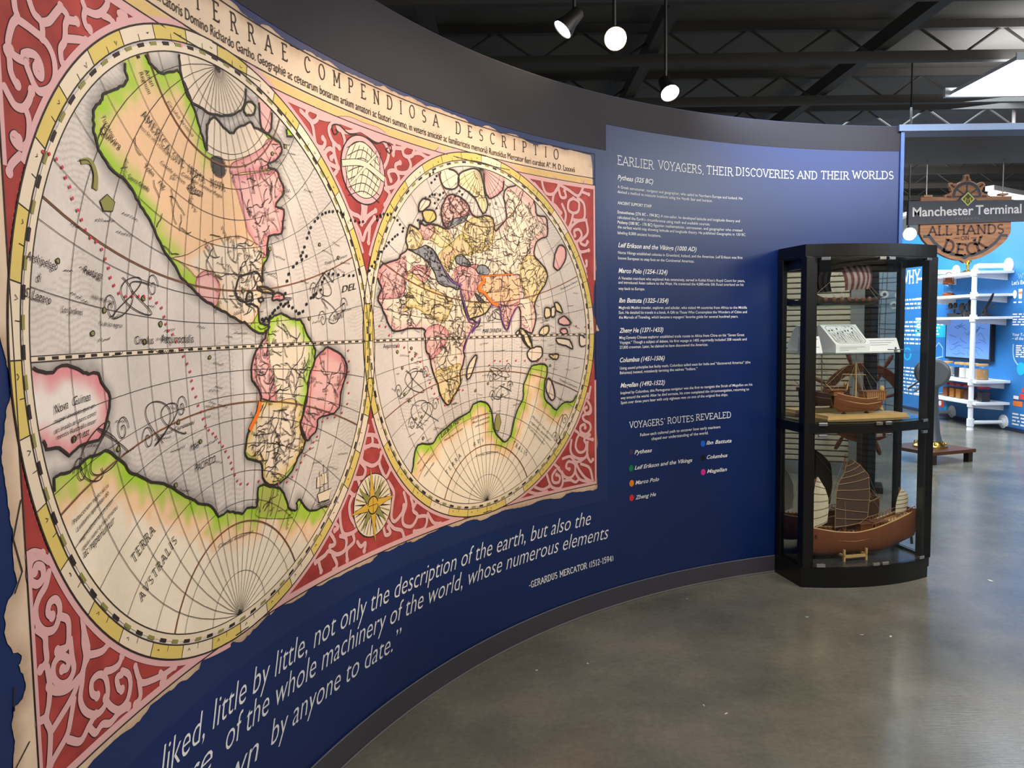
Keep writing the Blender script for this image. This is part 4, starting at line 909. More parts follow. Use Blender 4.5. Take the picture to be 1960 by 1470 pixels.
def scribble(f, x, z, L, a, h=.006):
    n = int(L/.0045); ca, sa = cos(a), sin(a)
    P = [(i*.0045+RND.uniform(-.001, .001), (h*RND.uniform(.2, 1) if i % 2 else -h*RND.uniform(0, .3))) for i in range(n)]
    f.ribbon([(x+u*ca-v*sa, z+u*sa+v*ca) for u, v in P], .0016, .0022, kI)
def flourish(f, x, z, w, h, n, ph):
    P = [(x+w*(t*2-1)*.55+w*.5*sin(2*pi*n*t+ph), z+h*cos(2*pi*(n*.66)*t+ph*1.7)*(1-.35*t)) for t in [i/110 for i in range(111)]]
    f.ribbon(P, .0024, .0023, kI)
    for sx in (-1, 1):
        f.ribbon([(x+sx*w*.85+.022*(1-k/26)*cos(k*.42)*sx, z+h*.5*sx+.03*(1-k/26)*sin(k*.42)) for k in range(24)], .0022, .0023, kI)
def hemisphere(hemi, right):
    f = Flat(mapf); cx, cz = hemi
    for k in range(36):                                # numbered degree ring
        a0, a1 = 2*pi*k/36, 2*pi*(k+1)/36
        for r0, r1, mi, off in ((.738, RH, (kY, kC)[k % 2 if not right else 0 if k % 4 else 1], .0009),):
            q = arcpts(hemi, r0, a0, a1, 4)+arcpts(hemi, r1, a0, a1, 4)[::-1]; f.poly(q, off, mi)
        f.ribbon([(cx+.738*cos(a0), cz+.738*sin(a0)), (cx+RH*cos(a0), cz+RH*sin(a0))], .0022, .0016, kI)
        f.ribbon([(cx+.738*cos(a0+.087), cz+.738*sin(a0+.087)), (cx+.752*cos(a0+.087), cz+.752*sin(a0+.087))], .0018, .0016, kI)
        scribble(f, cx+.752*cos(a0+.03), cz+.752*sin(a0+.03), .014, a0+pi/2, .007)
    q = arcpts(hemi, .722, 0, 2*pi, 160); f.ribbon(q, .0165, .0007, kC)
    for k in range(180):
        a0 = 2*pi*k/180
        if k % 2: f.ribbon(arcpts(hemi, .730, a0, a0+2*pi/180, 2), .008, .0012, kI if k % 4 == 1 else kO)
    for r, w in ((RH, .004), (.738, .0028), (.714, .0024)): f.ribbon(arcpts(hemi, r, 0, 2*pi, 160), w, .0017, kI)
    r = .714
    def st(lat, lon):
        k = 1/(1+cos(lat)*cos(lon)); return (cx+r*k*cos(lat)*sin(lon), cz+r*k*sin(lat))
    D = radians
    for lon in range(-80, 81, 10):
        f.ribbon([st(D(la), D(lon)) for la in range(-90, 91, 5)], .0014, .0014, kI)
    for lat in range(-80, 81, 10):
        if lat: f.ribbon([st(D(lat), D(lo)) for lo in range(-90, 91, 6)], .0013, .0014, kI)
    for lat in (-66.5, -23.5, 23.5, 66.5):
        f.ribbon([st(D(lat), D(lo)) for lo in range(-90, 91, 6)], .0046, .0014, kS)
        f.ribbon([st(D(lat), D(lo)) for lo in range(-90, 91, 6)], .0011, .0018, kI)
    f.ribbon([(cx-r, cz+.005), (cx+r, cz+.005)], .0018, .0016, kI); f.ribbon([(cx-r, cz-.005), (cx+r, cz-.005)], .0018, .0016, kI)
    f.ribbon([(cx-r, cz), (cx+r, cz)], .0095, .0013, kC)
    for k in range(72):
        if k % 2: f.ribbon([(cx-r+2*r*k/72, cz), (cx-r+2*r*(k+1)/72, cz)], .006, .0016, kI)
    # outlines, rivers and hills
    land = [g for g in REGS if g[6] == hemi]
    for nm, P, ce, ci, w, c, h_ in land:
        ok = [p for p in P if hypot(p[0]-cx, p[1]-cz) < .712]
        if len(ok) == len(P): runs = [(P, True)]
        else:
            k0 = next(i for i, p in enumerate(P) if hypot(p[0]-cx, p[1]-cz) >= .712); Q = P[k0:]+P[:k0]; runs = []; cur = []
            for p in Q+[Q[0]]:
                if hypot(p[0]-cx, p[1]-cz) < .712: cur.append(p)
                elif cur: runs.append((cur, False)); cur = []
        for q, cl in runs:
            if c == 1 or c == 2: q = [(x+RND.uniform(-.0022, .0022), z+RND.uniform(-.0022, .0022)) for x, z in q]
            f.ribbon(q, (.0058 if not right else .0065) if c == 1 else .004 if c == 2 else .0014, .0020, kI, cl)
    busy = {'na': 40, 'napink': 60, 'mexpale': 75, 'sa': 150, 'sawest': 26, 'sasouth': 48, 'brazil': 44, 'tapen': 16, 'oldw': 900, 'scand': 34, 'russia': 30, 'polary': 12, 'africnw': 20}
    for nm, P, ce, ci, w, c, h_ in land:
        if nm not in busy: continue
        xs = [p[0] for p in P]; zs = [p[1] for p in P]; got = tries = 0
        while got < busy[nm] and tries < busy[nm]*6:
            tries += 1
            x, z = RND.uniform(min(xs), max(xs)), RND.uniform(min(zs), max(zs))
            if not in_poly(np.array([x]), np.array([z]), P)[0] or hypot(x-cx, z-cz) > .69: continue
            if nm == 'na' and z > 1.9 : continue
            got += 1; kind = RND.random(); a = RND.uniform(0, 2*pi)
            if kind < .45:                             # river
                q = [(x, z)]
                for _ in range(RND.randint(3, 6)):
                    a += RND.uniform(-.7, .7); q.append((q[-1][0]+.014*cos(a), q[-1][1]+.014*sin(a)))
                q = [p for p in q if in_poly(np.array([p[0]]), np.array([p[1]]), P)[0]]
                if len(q) > 2: f.ribbon(smooth_path(q, 3), .0022, .0021, kI)
            elif kind < .72:                           # row of hills
                for k in range(RND.randint(2, 4)):
                    u, v = x+k*.011*cos(a), z+k*.011*sin(a); f.ribbon([(u-.005, v-.005), (u-.001, v+.005), (u+.004, v-.004)], .0020, .0021, kI)
            else: scribble(f, x, z, RND.uniform(.018, .04), RND.uniform(-.5, .3), .005)
    # small islands and place names at sea
    got = 0
    while got < (64 if not right else 74):
        x, z = cx+RND.uniform(-.68, .68), cz+RND.uniform(-.62, .6)
        if hypot(x-cx, z-cz) > .66 or any(g[5] == 1 and in_poly(np.array([x, x+.04]), np.array([z, z]), g[1]).any() for g in land): continue
        got += 1; scribble(f, x, z, RND.uniform(.025, .07), RND.uniform(-.35, .25), .006)
        if got % 3 == 0:
            q = [(x-.015+.0065*cos(t)*RND.uniform(.7, 1.2), z+.016+.006*sin(t)*RND.uniform(.7, 1.2)) for t in [2*pi*k/9 for k in range(9)]]
            f.poly(q, .0018, kO); f.ribbon(q, .0022, .0021, kI, True)
    for args in ([(-5.0, 1.55, .09, .05, 3, .4), (-5.13, 1.245, .085, .06, 3, 1.3), (-4.9, 1.27, .08, .055, 3, 2.2), (-4.13, 1.62, .06, .05, 3, .9), (-4.08, 1.53, .07, .045, 2, 2.9)] if not right else
                 [(-3.62, 1.27, .1, .06, 3, .4), (-3.55, 1.14, .09, .06, 3, 1.9), (-3.04, 1.27, .07, .03, 3, 2.6), (-3.06, 1.53, .06, .03, 3, .7), (-3.03, 1.19, .07, .035, 3, 1.2), (-2.62, .98, .04, .08, 2, 1.2)]): flourish(f, *args)
    # pole fans and their labels
    for txt, s0, z0, s1, z1, stl, h in MAP_TEXT:
        p0, p1 = (s0/1000-6, z0/1000), (s1/1000-6, z1/1000)
        if ((p0[0]+p1[0])/2 > -3.86) != right: continue
        if stl == 's': put_slab(f, txt, p0, p1, h/1000*.8, .105, .0026, kI, spread=True, serif=.15)
        else: put_text(f, txt, p0, p1, min(.021 if len(txt) < 15 else .009, 1.25*_cap*hypot(p1[0]-p0[0], p1[1]-p0[1])/max(.2, max(v[0] for v in glyphs(txt)[0]))), .0, .35 if stl == 'i' else 0, .0026, kI)
    # voyage routes
    for t, mi in ((MAP_RED, kR), (MAP_BLACK, kB)):
        for x, z in parse(t):
            if (x > -3.878) == right: f.disc(x, z, .0036 if mi == kR and not right else .0042 if mi == kR else .0052, .003, mi, None, 10)
    for t, w in MAP_ORANGE:
        q = parse(t)
        if (q[0][0] > -3.86) == right: f.ribbon(smooth_path(q, 5), w/1000*1.5, .0029, kG)
    if right:
        for t in MAP_PURPLE: f.ribbon(smooth_path(parse(t), 4), .006, .0027, kV)
        g = [(-3.08, 1.05), (-3.065, 1.09), (-3.045, 1.085), (-3.035, 1.05), (-3.05, 1.015), (-3.075, 1.02)]; f.poly(g, .002, kO); f.ribbon(g, .003, .0023, kI, True)
    else:
        g = smooth_path([(-5.15, 1.80), (-5.12, 1.806), (-5.105, 1.785), (-5.11, 1.755)], 5); f.ribbon(g, (.010, .018), .002, kO); f.ribbon([(x-.007, z) for x, z in g], .002, .0023, kI)
        g = [(-5.095, 1.735), (-5.07, 1.752), (-5.045, 1.74), (-5.055, 1.72), (-5.085, 1.717)]; f.poly(g, .002, kO); f.ribbon(g, .002, .0023, kI, True)
        x, z = -4.165, .955                              # engraved ship
        g = [(x-.035, z), (x-.028, z-.028), (x+.028, z-.03), (x+.042, z+.004)]; f.poly(g, .002, kC); f.ribbon(g, .003, .0024, kI, True)
        for dx, hh in ((-.02, .07), (.004, .09), (.027, .07)): f.ribbon([(x+dx, z), (x+dx, z+hh)], .0024, .0024, kI)
        for dx, zz in ((-.02, .02), (.004, .025)):
            g = [(x+dx-.018, z+zz), (x+dx-.014, z+zz+.035), (x+dx+.014, z+zz+.035), (x+dx+.018, z+zz)]; f.poly(g, .0022, kC); f.ribbon(g, .002, .0025, kI, True)
        for k in range(3): scribble(f, x-.04+k*.005, z-.034-k*.006, .08, 0, .004)
    f.build('hemisphere_chart', MM, MAP)['label'] = 'eastern hemisphere disc with Europe, Africa and Asia' if right else 'western hemisphere disc with the Americas'
hemisphere(HL, False); hemisphere(HR, True)

f = Flat(mapf)                                          # title strip and border rules
put_slab(f, 'ORBIS', (-5.28, 2.259), (-4.86, 2.259), .046, .085, .0015, kI, spread=True)
put_slab(f, 'TERRAE', (-4.705, 2.258), (-4.28, 2.262), .046, .085, .0015, kI, spread=True)
put_slab(f, 'COMPENDIOSA', (-4.193, 2.262), (-3.415, 2.262), .046, .085, .0015, kI, spread=True)
put_slab(f, 'DESCRIPTIO', (-3.305, 2.260), (-2.612, 2.258), .046, .085, .0015, kI, spread=True)
put_text(f, 'Quam ex Magna Vniversali Mercatoris Domino Richardo Gartho. Geographi\u0119 ac c\u0119terarum bonarum artium amatori ac fautori summo, in veteris amiciti\u0119 ac familiaritatis memori\u0101 Rumoldus Mercator fieri curabat A\u00ba. M. D. Lxxxvii', (-5.2, 2.216), (-2.5, 2.212), .026, 0, 0, .0015, kI)
for z in (2.318, 2.199, Z1): f.ribbon([(S0, z), (S1, z)], .0032, .0012, kI)
f.ribbon([(S0, Z0), (S1, Z0)], .0036, .0012, kI)
for s in (S0, S1): f.ribbon([(s, Z0), (s, 2.318)], .003, .0012, kI)
f.ribbon([(S0-.004, 1.2), (S0-.03, 1.14), (S0-.012, 1.08), (S0-.035, 1.05)], .003, .0012, kI)
f.ribbon([(S0-.05, .9), (S0-.055, .86)], .003, .0012, kI); f.ribbon([(S0-.02, .79), (S0-.07, .76), (S0-.045, .735)], .003, .0012, kI)
f.build('title_strip', MM, MAP)
# faintly lighter vinyl panel the map is printed on
tag(wall_slab(.572, 2.343, .0, .0016, -6.2, -2.277, 160).build('trim_5', NAVYP), kind='structure')

tag(wall_slab(2.346, ZT-.002, .0, .0016, S_FAR+.1, -2.277, 260).build('trim_6', mat('charcoal_wall_band', '#2b2a33', .6, spec=.3)), kind='structure')  # dark charcoal band along the wall above the map panel

tag(wall_slab(2.475, ZT-.002, .0, .0016, -2.277, S_END-.004, 90).build('trim_7', MATS['charcoal_wall_band']), kind='structure')  # dark strip painted above the heading for the shade along the wall top

# ------------------------------------------------------------------ white lettering on the curved wall
SH = .28
def lettering(name): return Flat(wpt)
def finish(f, name, label, cat='lettering', parent=None, mats=None, group=None):
    o = f.build(name, mats or [WHITE], parent)
    if parent is None: tag(o, label, cat, group)
    return o
def text_block(name, loc, label, cat='lettering', group=None):
    root = empty(name, loc, 0, label, cat, group); ro = root.location.copy()
    def line(child):
        f = Flat(lambda x, y, o: tuple(Vector(wpt(x, y, o))-ro)); f.done = lambda m=None: f.build(child, m or [WHITE], root); return f
    return line
line = text_block('heading_lettering', wpt(-1.3, 2.28), 'long white slab serif heading EARLIER VOYAGERS along the top of wall')
for t, a, b_, z in HEADING:
    f = line('word'); put_slab(f, t, (a/1000-6, z/1000), (b_/1000-6, z/1000), .043, .10, .0012); f.done()
place = ['directly under the long heading', 'with two lines, second block below the heading', 'third block below the heading', 'fourth block down, mid wall', 'fifth block down, third from the bottom', 'with two lines, second from the bottom', 'lowest block, directly above the routes legend']
for k, e in enumerate(ENTRIES):
    c = e[0]; root = empty('voyager_text', wpt((c[1+1])/1000-6, c[4]/1000-.02, .0), 0, 'white italic name and small paragraph, '+place[k], 'lettering', 'voyager texts on navy wall')
    ro = root.location.copy()
    fn = lambda x, y, o, ro=ro: tuple(Vector(wpt(x, y, o))-ro)
    for st_, t, a, b_, z in e:
        p0, p1 = (a/1000-6, z/1000), (b_/1000-6, z/1000)
        ft = fb = Flat(fn)
        if st_ == 'h': put_text(ft, t, p0, p1, .023, .018, SH, .0012)
        elif st_ == 's': put_text(fb, t, p0, p1, .0145, .018, 0, .0012)
        else: put_text(fb, t, p0, p1, .0145, .005, 0, .0012)
        fb.build({'h': 'name_line', 's': 'bold_words', 'b': 'text_line'}[st_], [WHITE], root)
line = text_block('legend_heading', wpt(-1.75, .93), 'white slab serif heading VOYAGERS ROUTES REVEALED above the colored dots')
for t, a, b_, z in LEGHEAD:
    f = line('word'); put_slab(f, t, (a/1000-6, z/1000), (b_/1000-6, z/1000), .033, .115, .0012); f.done()
line = text_block('legend_caption', wpt(-1.75, .87), 'small two line white caption under the routes heading')
for t, a, b_, z in LEGSUB:
    f = line('text_line'); put_text(f, t, (a/1000-6, z/1000), (b_/1000-6, z/1000), .0155, .008, 0, .0012); f.done()
LC = dict(purple='#3b2a58', green='#0d7a4a', orange='#f08a1d', red='#e0322f', blue='#1467d8', black='#0b0d16', magenta='#ef2d9a')
for t, c, s, z, a, b_, zz in LEGEND:
    root = empty('legend_entry', wpt(s/1000-6, z/1000), 0, '%s dot with white italic explorer name in the routes legend' % c, 'legend', 'routes legend entries')
    fn = lambda x, y, o, ro=root.location.copy(): tuple(Vector(wpt(x, y, o))-ro)
    f = Flat(fn); f.disc(s/1000-6, z/1000, .0165, .0012, 0, .0175, 24); f.build('dot', [mat('legend_'+c, LC[c], .45)], root)
    f = Flat(fn); put_text(f, t, (a/1000-6, zz/1000), (b_/1000-6, zz/1000), .0205, .016, SH, .0012); f.build('caption', [WHITE], root)
line = text_block('quote_lettering', wpt(-3.6, .37), 'large white italic quotation in three lines below the world map')
put_words(line, 'especially', (-5.62, .470), (-5.03, .470), .072, -.008, .33, .0012)
put_words(line, 'liked, little by little, not only the description of the earth, but also the', (-4.976, .470), (-2.398, .466), .072, -.008, .33, .0012)
put_words(line, 'structure', (-5.28, .378), (-4.76, .378), .072, -.008, .33, .0012)
put_words(line, 'of the whole machinery of the world, whose numerous elements', (-4.70, .382), (-2.27, .370), .072, -.008, .33, .0012)
put_words(line, 'are not known', (-5.36, .278), (-4.545, .278), .072, -.008, .33, .0012)
put_words(line, 'by anyone to date.\u201d', (-4.485, .279), (-3.72, .274), .072, -.008, .33, .0012)
f = Flat(wpt); t, a, b_, z = ATTRIB
put_slab(f, t, (a/1000-6, z/1000), (b_/1000-6, z/1000), .029, .16, .0012, gap=.1, serif=.12)
finish(f, 'attribution_lettering', 'white bold attribution line with dates under the italic quotation')

# ------------------------------------------------------------------ glass display cabinet
CA = 0.1945; CO = (1.598, 4.256); CW, CD = .812, .28
def cab(x, y, z): return (CO[0]+x*cos(CA)-y*sin(CA), CO[1]+x*sin(CA)+y*cos(CA), z)
def bow(x, inset=0.): t = (x-CW/2)/(CW/2); return -.082*(1-t*t)+inset
def plan(x0, x1, inset=0., back=CD, n=18): return [(x0+(x1-x0)*i/n, bow(x0+(x1-x0)*i/n, inset)) for i in range(n+1)]+[(x1, back), (x0, back)]
CABT = empty('display_cabinet', cab(0, 0, 0), CA, 'tall black framed glass display cabinet with bowed front standing against navy wall', 'cabinet')
b = MB(); b.prism(plan(0, CW-.014), 0, .06); b.prism(plan(0, CW), .06, .114); b.build('plinth', BLACKW, CABT)
b = MB(); b.prism(plan(0, CW), 1.83, 1.896); b.prism(plan(.004, CW-.004, .004), 1.822, 1.83); b.build('top_frame', BLACKW, CABT)
for x0, x1, y0, y1 in ((0, .066, -.012, .045), (CW-.058, CW, -.012, .045), (0, .03, CD-.05, CD), (CW-.036, CW, CD-.03, CD)):
    b = MB(); b.box2((x0, y0, .114), (x1, y1, 1.83)); b.build('corner_post', BLACKW, CABT, None, .003)
def ring(z0, z1, name):
    b = MB(); n = 18
    o = plan(0, CW, 0, CD, n)[:n+1]; i = plan(0, CW, .035, CD, n)[:n+1]
    b.prism(o+i[::-1], z0, z1)
    b.box2((0, .03, z0), (.03, CD, z1)); b.box2((CW-.03, .03, z0), (CW, CD, z1)); b.box2((0, CD-.02, z0), (CW, CD, z1))
    return b.build(name, BLACKW, CABT)
ring(.866, .918, 'middle_rail')
b = MB(); b.box2((.03, .05, 1.77), (.055, CD-.05, 1.83)) ; b.box2((CW-.04, .045, 1.785), (CW-.01, CD-.05, 1.83)); b.box2((.03, CD-.03, 1.765), (CW-.05, CD-.006, 1.83)); b.build('top_rail', BLACKW, CABT)
b = MB(); b.box2((CW-.04, .045, .114), (CW-.012, CD-.05, .13)); b.box2((.012, .045, .114), (.04, CD-.05, .13)); b.box2((.03, CD-.03, .114), (CW-.05, CD-.006, .13)); b.build('bottom_rail', BLACKW, CABT)
for z in (1.303, 1.565):
    b = MB(); b.prism([(x, y+.02) if y < .2 else (x, CD-.02) for x, y in plan(.03, CW-.03)], z-.009, z); b.build('glass_shelf', SHELFG, CABT)
b = MB(); b.prism([(x, y+.02) if y < .2 else (x, CD-.02) for x, y in plan(.03, CW-.03)], .918, .928); b.build('glass_shelf', SHELFG, CABT)
b = MB(); b.prism([(x, y+.012) if y < .2 else (x, CD-.012) for x, y in plan(.02, CW-.02)], .108, .116); b.build('floor_panel', mat('grey_deck', '#3a3c40', .25, spec=.6), CABT)
b = MB(); b.box2((.028, CD-.012, .12), (CW-.034, CD-.008, 1.8)); b.build('mirror_back', mat('mirror_silver', '#d6dbdd', .015, metal=1.), CABT)
for x in (.012, CW-.02):
    for z0, z1 in ((.13, .866), (.918, 1.80)):
        b = MB(); b.box2((x, .045, z0), (x+.006, CD-.05, z1)); b.build('side_glass', CLEAR, CABT)
for x0, x1 in ((.066, .428), (.434, CW-.058)):
    for z0, z1 in ((.118, .864), (.905, 1.828)):
        b = MB(); b.grid(lambda u, v: (x0+(x1-x0)*u, bow(x0+(x1-x0)*u, -.004), z0+(z1-z0)*v), 14, 1, 0, .006, False); d = b.build('glass_door', CLEAR, CABT)
        for xx in ((x0+.004, x0+.052) if x0 < .1 else (x0+.006, x0+.046), (x1-.046, x1-.006) if x0 < .1 else (x1-.045, x1-.004)):
            for zz in (z0+.012, z1-.012):
                b = MB(); xm = (xx[0]+xx[1])/2; sl = atan2(bow(xx[1])-bow(xx[0]), xx[1]-xx[0])
                b.box((xm, bow(xm, -.007), zz), (xx[1]-xx[0], .016, .017), sl); b.build('door_clip', CHROME, d, None, .002)

# ------------------------------------------------------------------ models inside the cabinet
def hull(L, beam, sheer, keel, full, nu=28, nv=12, th=.004, stern=.55):
    """one-piece hull lofted along x; sheer, keel and full are functions of t in 0..1"""
    b = MB()
    def half(sg):
        def fn(u, v):
            zs, zk = sheer(u), keel(u); w = beam*full(u); a = v*pi/2
            return (L*u, sg*w*sin(a)**.75, zk+(zs-zk)*(1-cos(a))**.9)
        return fn
    for sg in (1, -1): b.grid(half(sg), nu, nv, 0, th*sg)
    return b
def deck(b, L, beam, z, full, t0, t1, mi=0, n=20, th=.003):
    P = [(L*(t0+(t1-t0)*i/n), beam*full(t0+(t1-t0)*i/n)*.93) for i in range(n+1)]
    for (xa, wa), (xb, wb) in zip(P, P[1:]):
        za, zb = z(xa/L), z(xb/L)
        b.add([(xa, -wa, za), (xb, -wb, zb), (xb, wb, zb), (xa, wa, za), (xa, -wa, za-th), (xb, -wb, zb-th), (xb, wb, zb-th), (xa, wa, za-th)], [(0,1,2,3), (7,6,5,4), (0,4,5,1), (2,6,7,3)], mi)
def fan_sail(pts_luff, pts_leech, y0, belly, th=.0015):
    """battened sail between a luff and a leech polyline, both from foot to peak"""
    def at(P, v):
        k = v*(len(P)-1); i = min(int(k), len(P)-2); f = k-i; return (P[i][0]+(P[i+1][0]-P[i][0])*f, P[i][1]+(P[i+1][1]-P[i][1])*f)
    def fn(u, v):
        a, c = at(pts_luff, v), at(pts_leech, v); return (a[0]+(c[0]-a[0])*u, y0-belly*sin(pi*u)*(.4+.6*sin(pi*v)), a[1]+(c[1]-a[1])*u)
    b = MB(); b.grid(fn, 12, 16, 0, th); return b, fn
DARKSAIL = mat('dark_brown_sailcloth', '#4a362b', .85, vary=.12, scale=60); PALESAIL = mat('parchment_sailcloth', '#d8cdb0', .8, vary=.1, scale=50)
BATTEN = mat('bamboo_batten', '#b08a60', .5); STRING = mat('rigging_thread', '#a8977c', .7); HULLW = mat('planked_hull', '#7a4529', .42, vary=.3, scale=22, stretch=(1, 4, 16), bump=.15)
DKW = mat('dark_stained_wood', '#2a1d17', .45, vary=.2, scale=20)

# big Chinese junk on the cabinet floor
J = empty('junk_ship_model', cab(.055, .10, .116), CA, 'large wooden junk ship model with brown fan sail in bottom of display cabinet', 'model ship')
jl = .72
js = lambda t: .150+.055*(1-t)**3+.02*max(0, .25-t)+.115*max(0, t-.42)**1.35*2.1
jk = lambda t: .028+.09*max(0, .16-t)*2.2+.17*max(0, t-.70)**1.1*1.6
jf = lambda t: min(1, (.35+2.6*t) if t < .25 else 1)*(1-.35*max(0, t-.6)/.4)
b = hull(jl, .062, js, jk, jf); b.build('hull', HULLW, J)
b = MB()
for sg in (-1, 1):
    for dz, r in ((.0, .0042), (-.028, .003), (-.05, .0025)): b.tube([(jl*t, sg*.062*jf(t)*(1.0 if dz == 0 else .97), js(t)+dz) for t in [i/30 for i in range(31)]], r, 6)
b.build('rubbing_strake', PALEW, J)
b = MB(); deck(b, jl, .062, lambda t: js(t)-.016, jf, .04, .96); b.build('deck', PALEW, J)
b = MB(); b.box2((jl*.98-.005, -.038, js(.98)-.055), (jl*.98+.004, .038, js(1)+.004)); b.add([(jl*.9, -.05, js(.9)-.004), (jl*.9, -.05, js(.9)-.03), (jl*1.04, -.042, js(1)+.03), (jl*1.03, -.042, js(1)-.02), (jl*.9, -.046, js(.9)-.004), (jl*.9, -.046, js(.9)-.03), (jl*1.04, -.038, js(1)+.03), (jl*1.03, -.038, js(1)-.02)], [(0,1,3,2), (4,6,7,5), (0,2,6,4), (1,5,7,3), (2,3,7,6), (0,4,5,1)])
b.build('stern_gallery', HULLW, J)
b = MB()
for sg in (-1, 1):
    b.tube([(jl*t, sg*.058*jf(t), js(t)+.026) for t in [.58+.40*i/12 for i in range(13)]], .0022, 6)
    for i in range(15):
        t = .58+.4*i/14; b.cyl((jl*t, sg*.058*jf(t), js(t)-.008), (jl*t, sg*.058*jf(t), js(t)+.026), .0018, None, 6)
    for i in range(14):
        t = .06+.5*i/13; b.cyl((jl*t, sg*.057*jf(t), js(t)-.01), (jl*t, sg*.057*jf(t), js(t)+.012), .0017, None, 6)
b.build('railing', TEAK, J)
b = MB(); b.box2((jl*.50, -.034, .142), (jl*.60, .034, .196)); b.box2((jl*.49, -.038, .194), (jl*.612, .038, .199)); b.box2((jl*.62, -.04, .168), (jl*.74, .04, .200)); b.box2((jl*.61, -.043, .199), (jl*.76, .043, .204)); b.build('deck_house', MAHOG, J)
b = MB()
for k in range(22): 
    x = jl*(.1+.38*((k*37) % 22)/22); y = -.045+.09*((k*13) % 22)/22; h = .012+.012*((k*7) % 5)/5; b.box((x, y, .145+h/2), (.012, .010, h), k*.7)
b.tube([(jl*.2, -.03, .155), (jl*.24, .03, .155)], .008, 8); b.build('deck_fittings', WALNUT, J)
b = MB(); b.cyl((.274, 0, .13), (.272, 0, .588), .0062, .0035, 10); b.cyl((.274, 0, .588), (.274, 0, .604), .002, None, 6); b.build('main_mast', TEAK, J)
luff = [(.208, .178), (.209, .27), (.212, .38), (.224, .44), (.262, .50), (.279, .565)]; leech = [(.365, .200), (.416, .232), (.428, .36), (.418, .478), (.360, .540), (.300, .578)]
b, fs = fan_sail(luff, leech, -.014, .02); S1_ = b.build('main_sail', DARKSAIL, J)
b = MB()
for k in range(9):
    v = .02+.96*k/8.6; b.tube([tuple(Vector(fs(u/6, v))+Vector((0, -.003, 0))) for u in range(7)], .0017, 5)
b.tube([tuple(Vector(fs(0, v/10))) for v in range(11)], .0016, 5); b.tube([tuple(Vector(fs(1, v/10))) for v in range(11)], .0016, 5)
b.build('batten', BATTEN, S1_)
b = MB(); b.cyl((.098, 0, .13), (.085, 0, .47), .0048, .003, 8); b.build('fore_mast', TEAK, J)
luff = [(.066, .185), (.062, .27), (.066, .36), (.078, .44), (.088, .482)]; leech = [(.158, .218), (.166, .29), (.162, .36), (.140, .418), (.096, .484)]
b, ff = fan_sail(luff, leech, -.014, .016); S2_ = b.build('fore_sail', PALESAIL, J)
b = MB()
for k in range(7): b.tube([tuple(Vector(ff(u/6, .03+.9*k/6.4))+Vector((0, -.002, 0))) for u in range(7)], .0013, 5)
b.build('batten', WALNUT, S2_)
b = MB(); b.cyl((.625, 0, .2), (.628, 0, .392), .004, .0025, 8); b.build('mizzen_mast', TEAK, J)
luff = [(.600, .240), (.602, .29), (.612, .34), (.634, .386)]; leech = [(.668, .246), (.682, .30), (.680, .35), (.640, .388)]
b, fm = fan_sail(luff, leech, -.01, .01); S3_ = b.build('mizzen_sail', PALESAIL, J)
b = MB()
for k in range(6): b.tube([tuple(Vector(fm(u/5, .04+.88*k/5.4))+Vector((0, -.002, 0))) for u in range(6)], .0012, 5)
b.build('batten', WALNUT, S3_)
b = MB()
for a, c in (((.272, 0, .585), (.10, 0, .15)), ((.272, 0, .585), (.60, 0, .22)), ((.086, 0, .465), (.01, 0, .21)), ((.428, -.014, .36), (.57, .02, .2)), ((.42, -.014, .47), (.57, .02, .2)), ((.628, 0, .39), (.71, 0, .25)), ((.272, 0, .5), (.30, .055, .15)), ((.272, 0, .5), (.25, -.055, .15))): b.tube([a, c], .0007, 4)
b.build('rigging', STRING, J)
b = MB(); b.add([(.715, -.003, .05), (.73, -.003, .05), (.715, -.003, .17), (.70, -.003, .17), (.715, .003, .05), (.73, .003, .05), (.715, .003, .17), (.70, .003, .17)], [(0,1,2,3), (7,6,5,4), (0,4,5,1), (1,5,6,2), (2,6,7,3), (3,7,4,0)]); b.build('rudder', DKW, J)
b = MB()
for x in (.232, .372): b.box2((x-.005, -.075, 0), (x+.005, -.063, .068)); b.box2((x-.005, .045, 0), (x+.005, .057, .06)); b.box2((x-.005, -.075, .026), (x+.005, .057, .038))
b.box2((.232, -.073, .02), (.372, -.065, .036)); b.build('display_stand', PALEW, J)

# carrack on its boards on the middle shelf
B1 = tag(MB().box2((0, 0, 0), (.52, .17, .008)).box2((.01, .01, .008), (.51, .16, .022)).build('display_board', [PALEW], None), 'pale display board under the small wooden sailing ship on middle shelf', 'board')
B1.location = cab(.16, .018, .929); B1.rotation_euler = (0, 0, CA)
K = empty('sailing_ship_model', cab(.245, .10, .951), CA, 'small brown wooden sailing ship model with bare mast on middle shelf', 'model ship')
kl = .30
ks = lambda t: .082+.045*(1-t)**2.2+.018*max(0, t-.6)*2.5
kk = lambda t: .014+.06*max(0, .14-t)*4+.03*max(0, t-.85)*4
kf = lambda t: sqrt(max(0, 1-((t-.52)/.54)**2))*.97+.03
b = hull(kl, .05, ks, kk, kf, 26, 12, .003); b.build('hull', HULLW, K)
b = MB()
for sg in (-1, 1):
    for dz in (0, -.016, -.03): b.tube([(kl*t, sg*.05*kf(t)*(1 if dz == 0 else .975), ks(t)+dz) for t in [i/24 for i in range(25)]], .0026, 6)
b.build('rubbing_strake', PALEW, K)
b = MB(); deck(b, kl, .05, lambda t: ks(t)-.012, kf, .04, .96); b.build('deck', PALEW, K)
b = MB(); b.box2((.19, -.04, .075), (.31, .04, .125)); b.box2((.183, -.044, .123), (.325, .044, .129))
for k in range(9): b.cyl((.192+.013*k, -.042, .078), (.192+.013*k, -.042, .125), .0018, None, 6, 1)
b.build('stern_castle', [TEAK, PALEW], K)
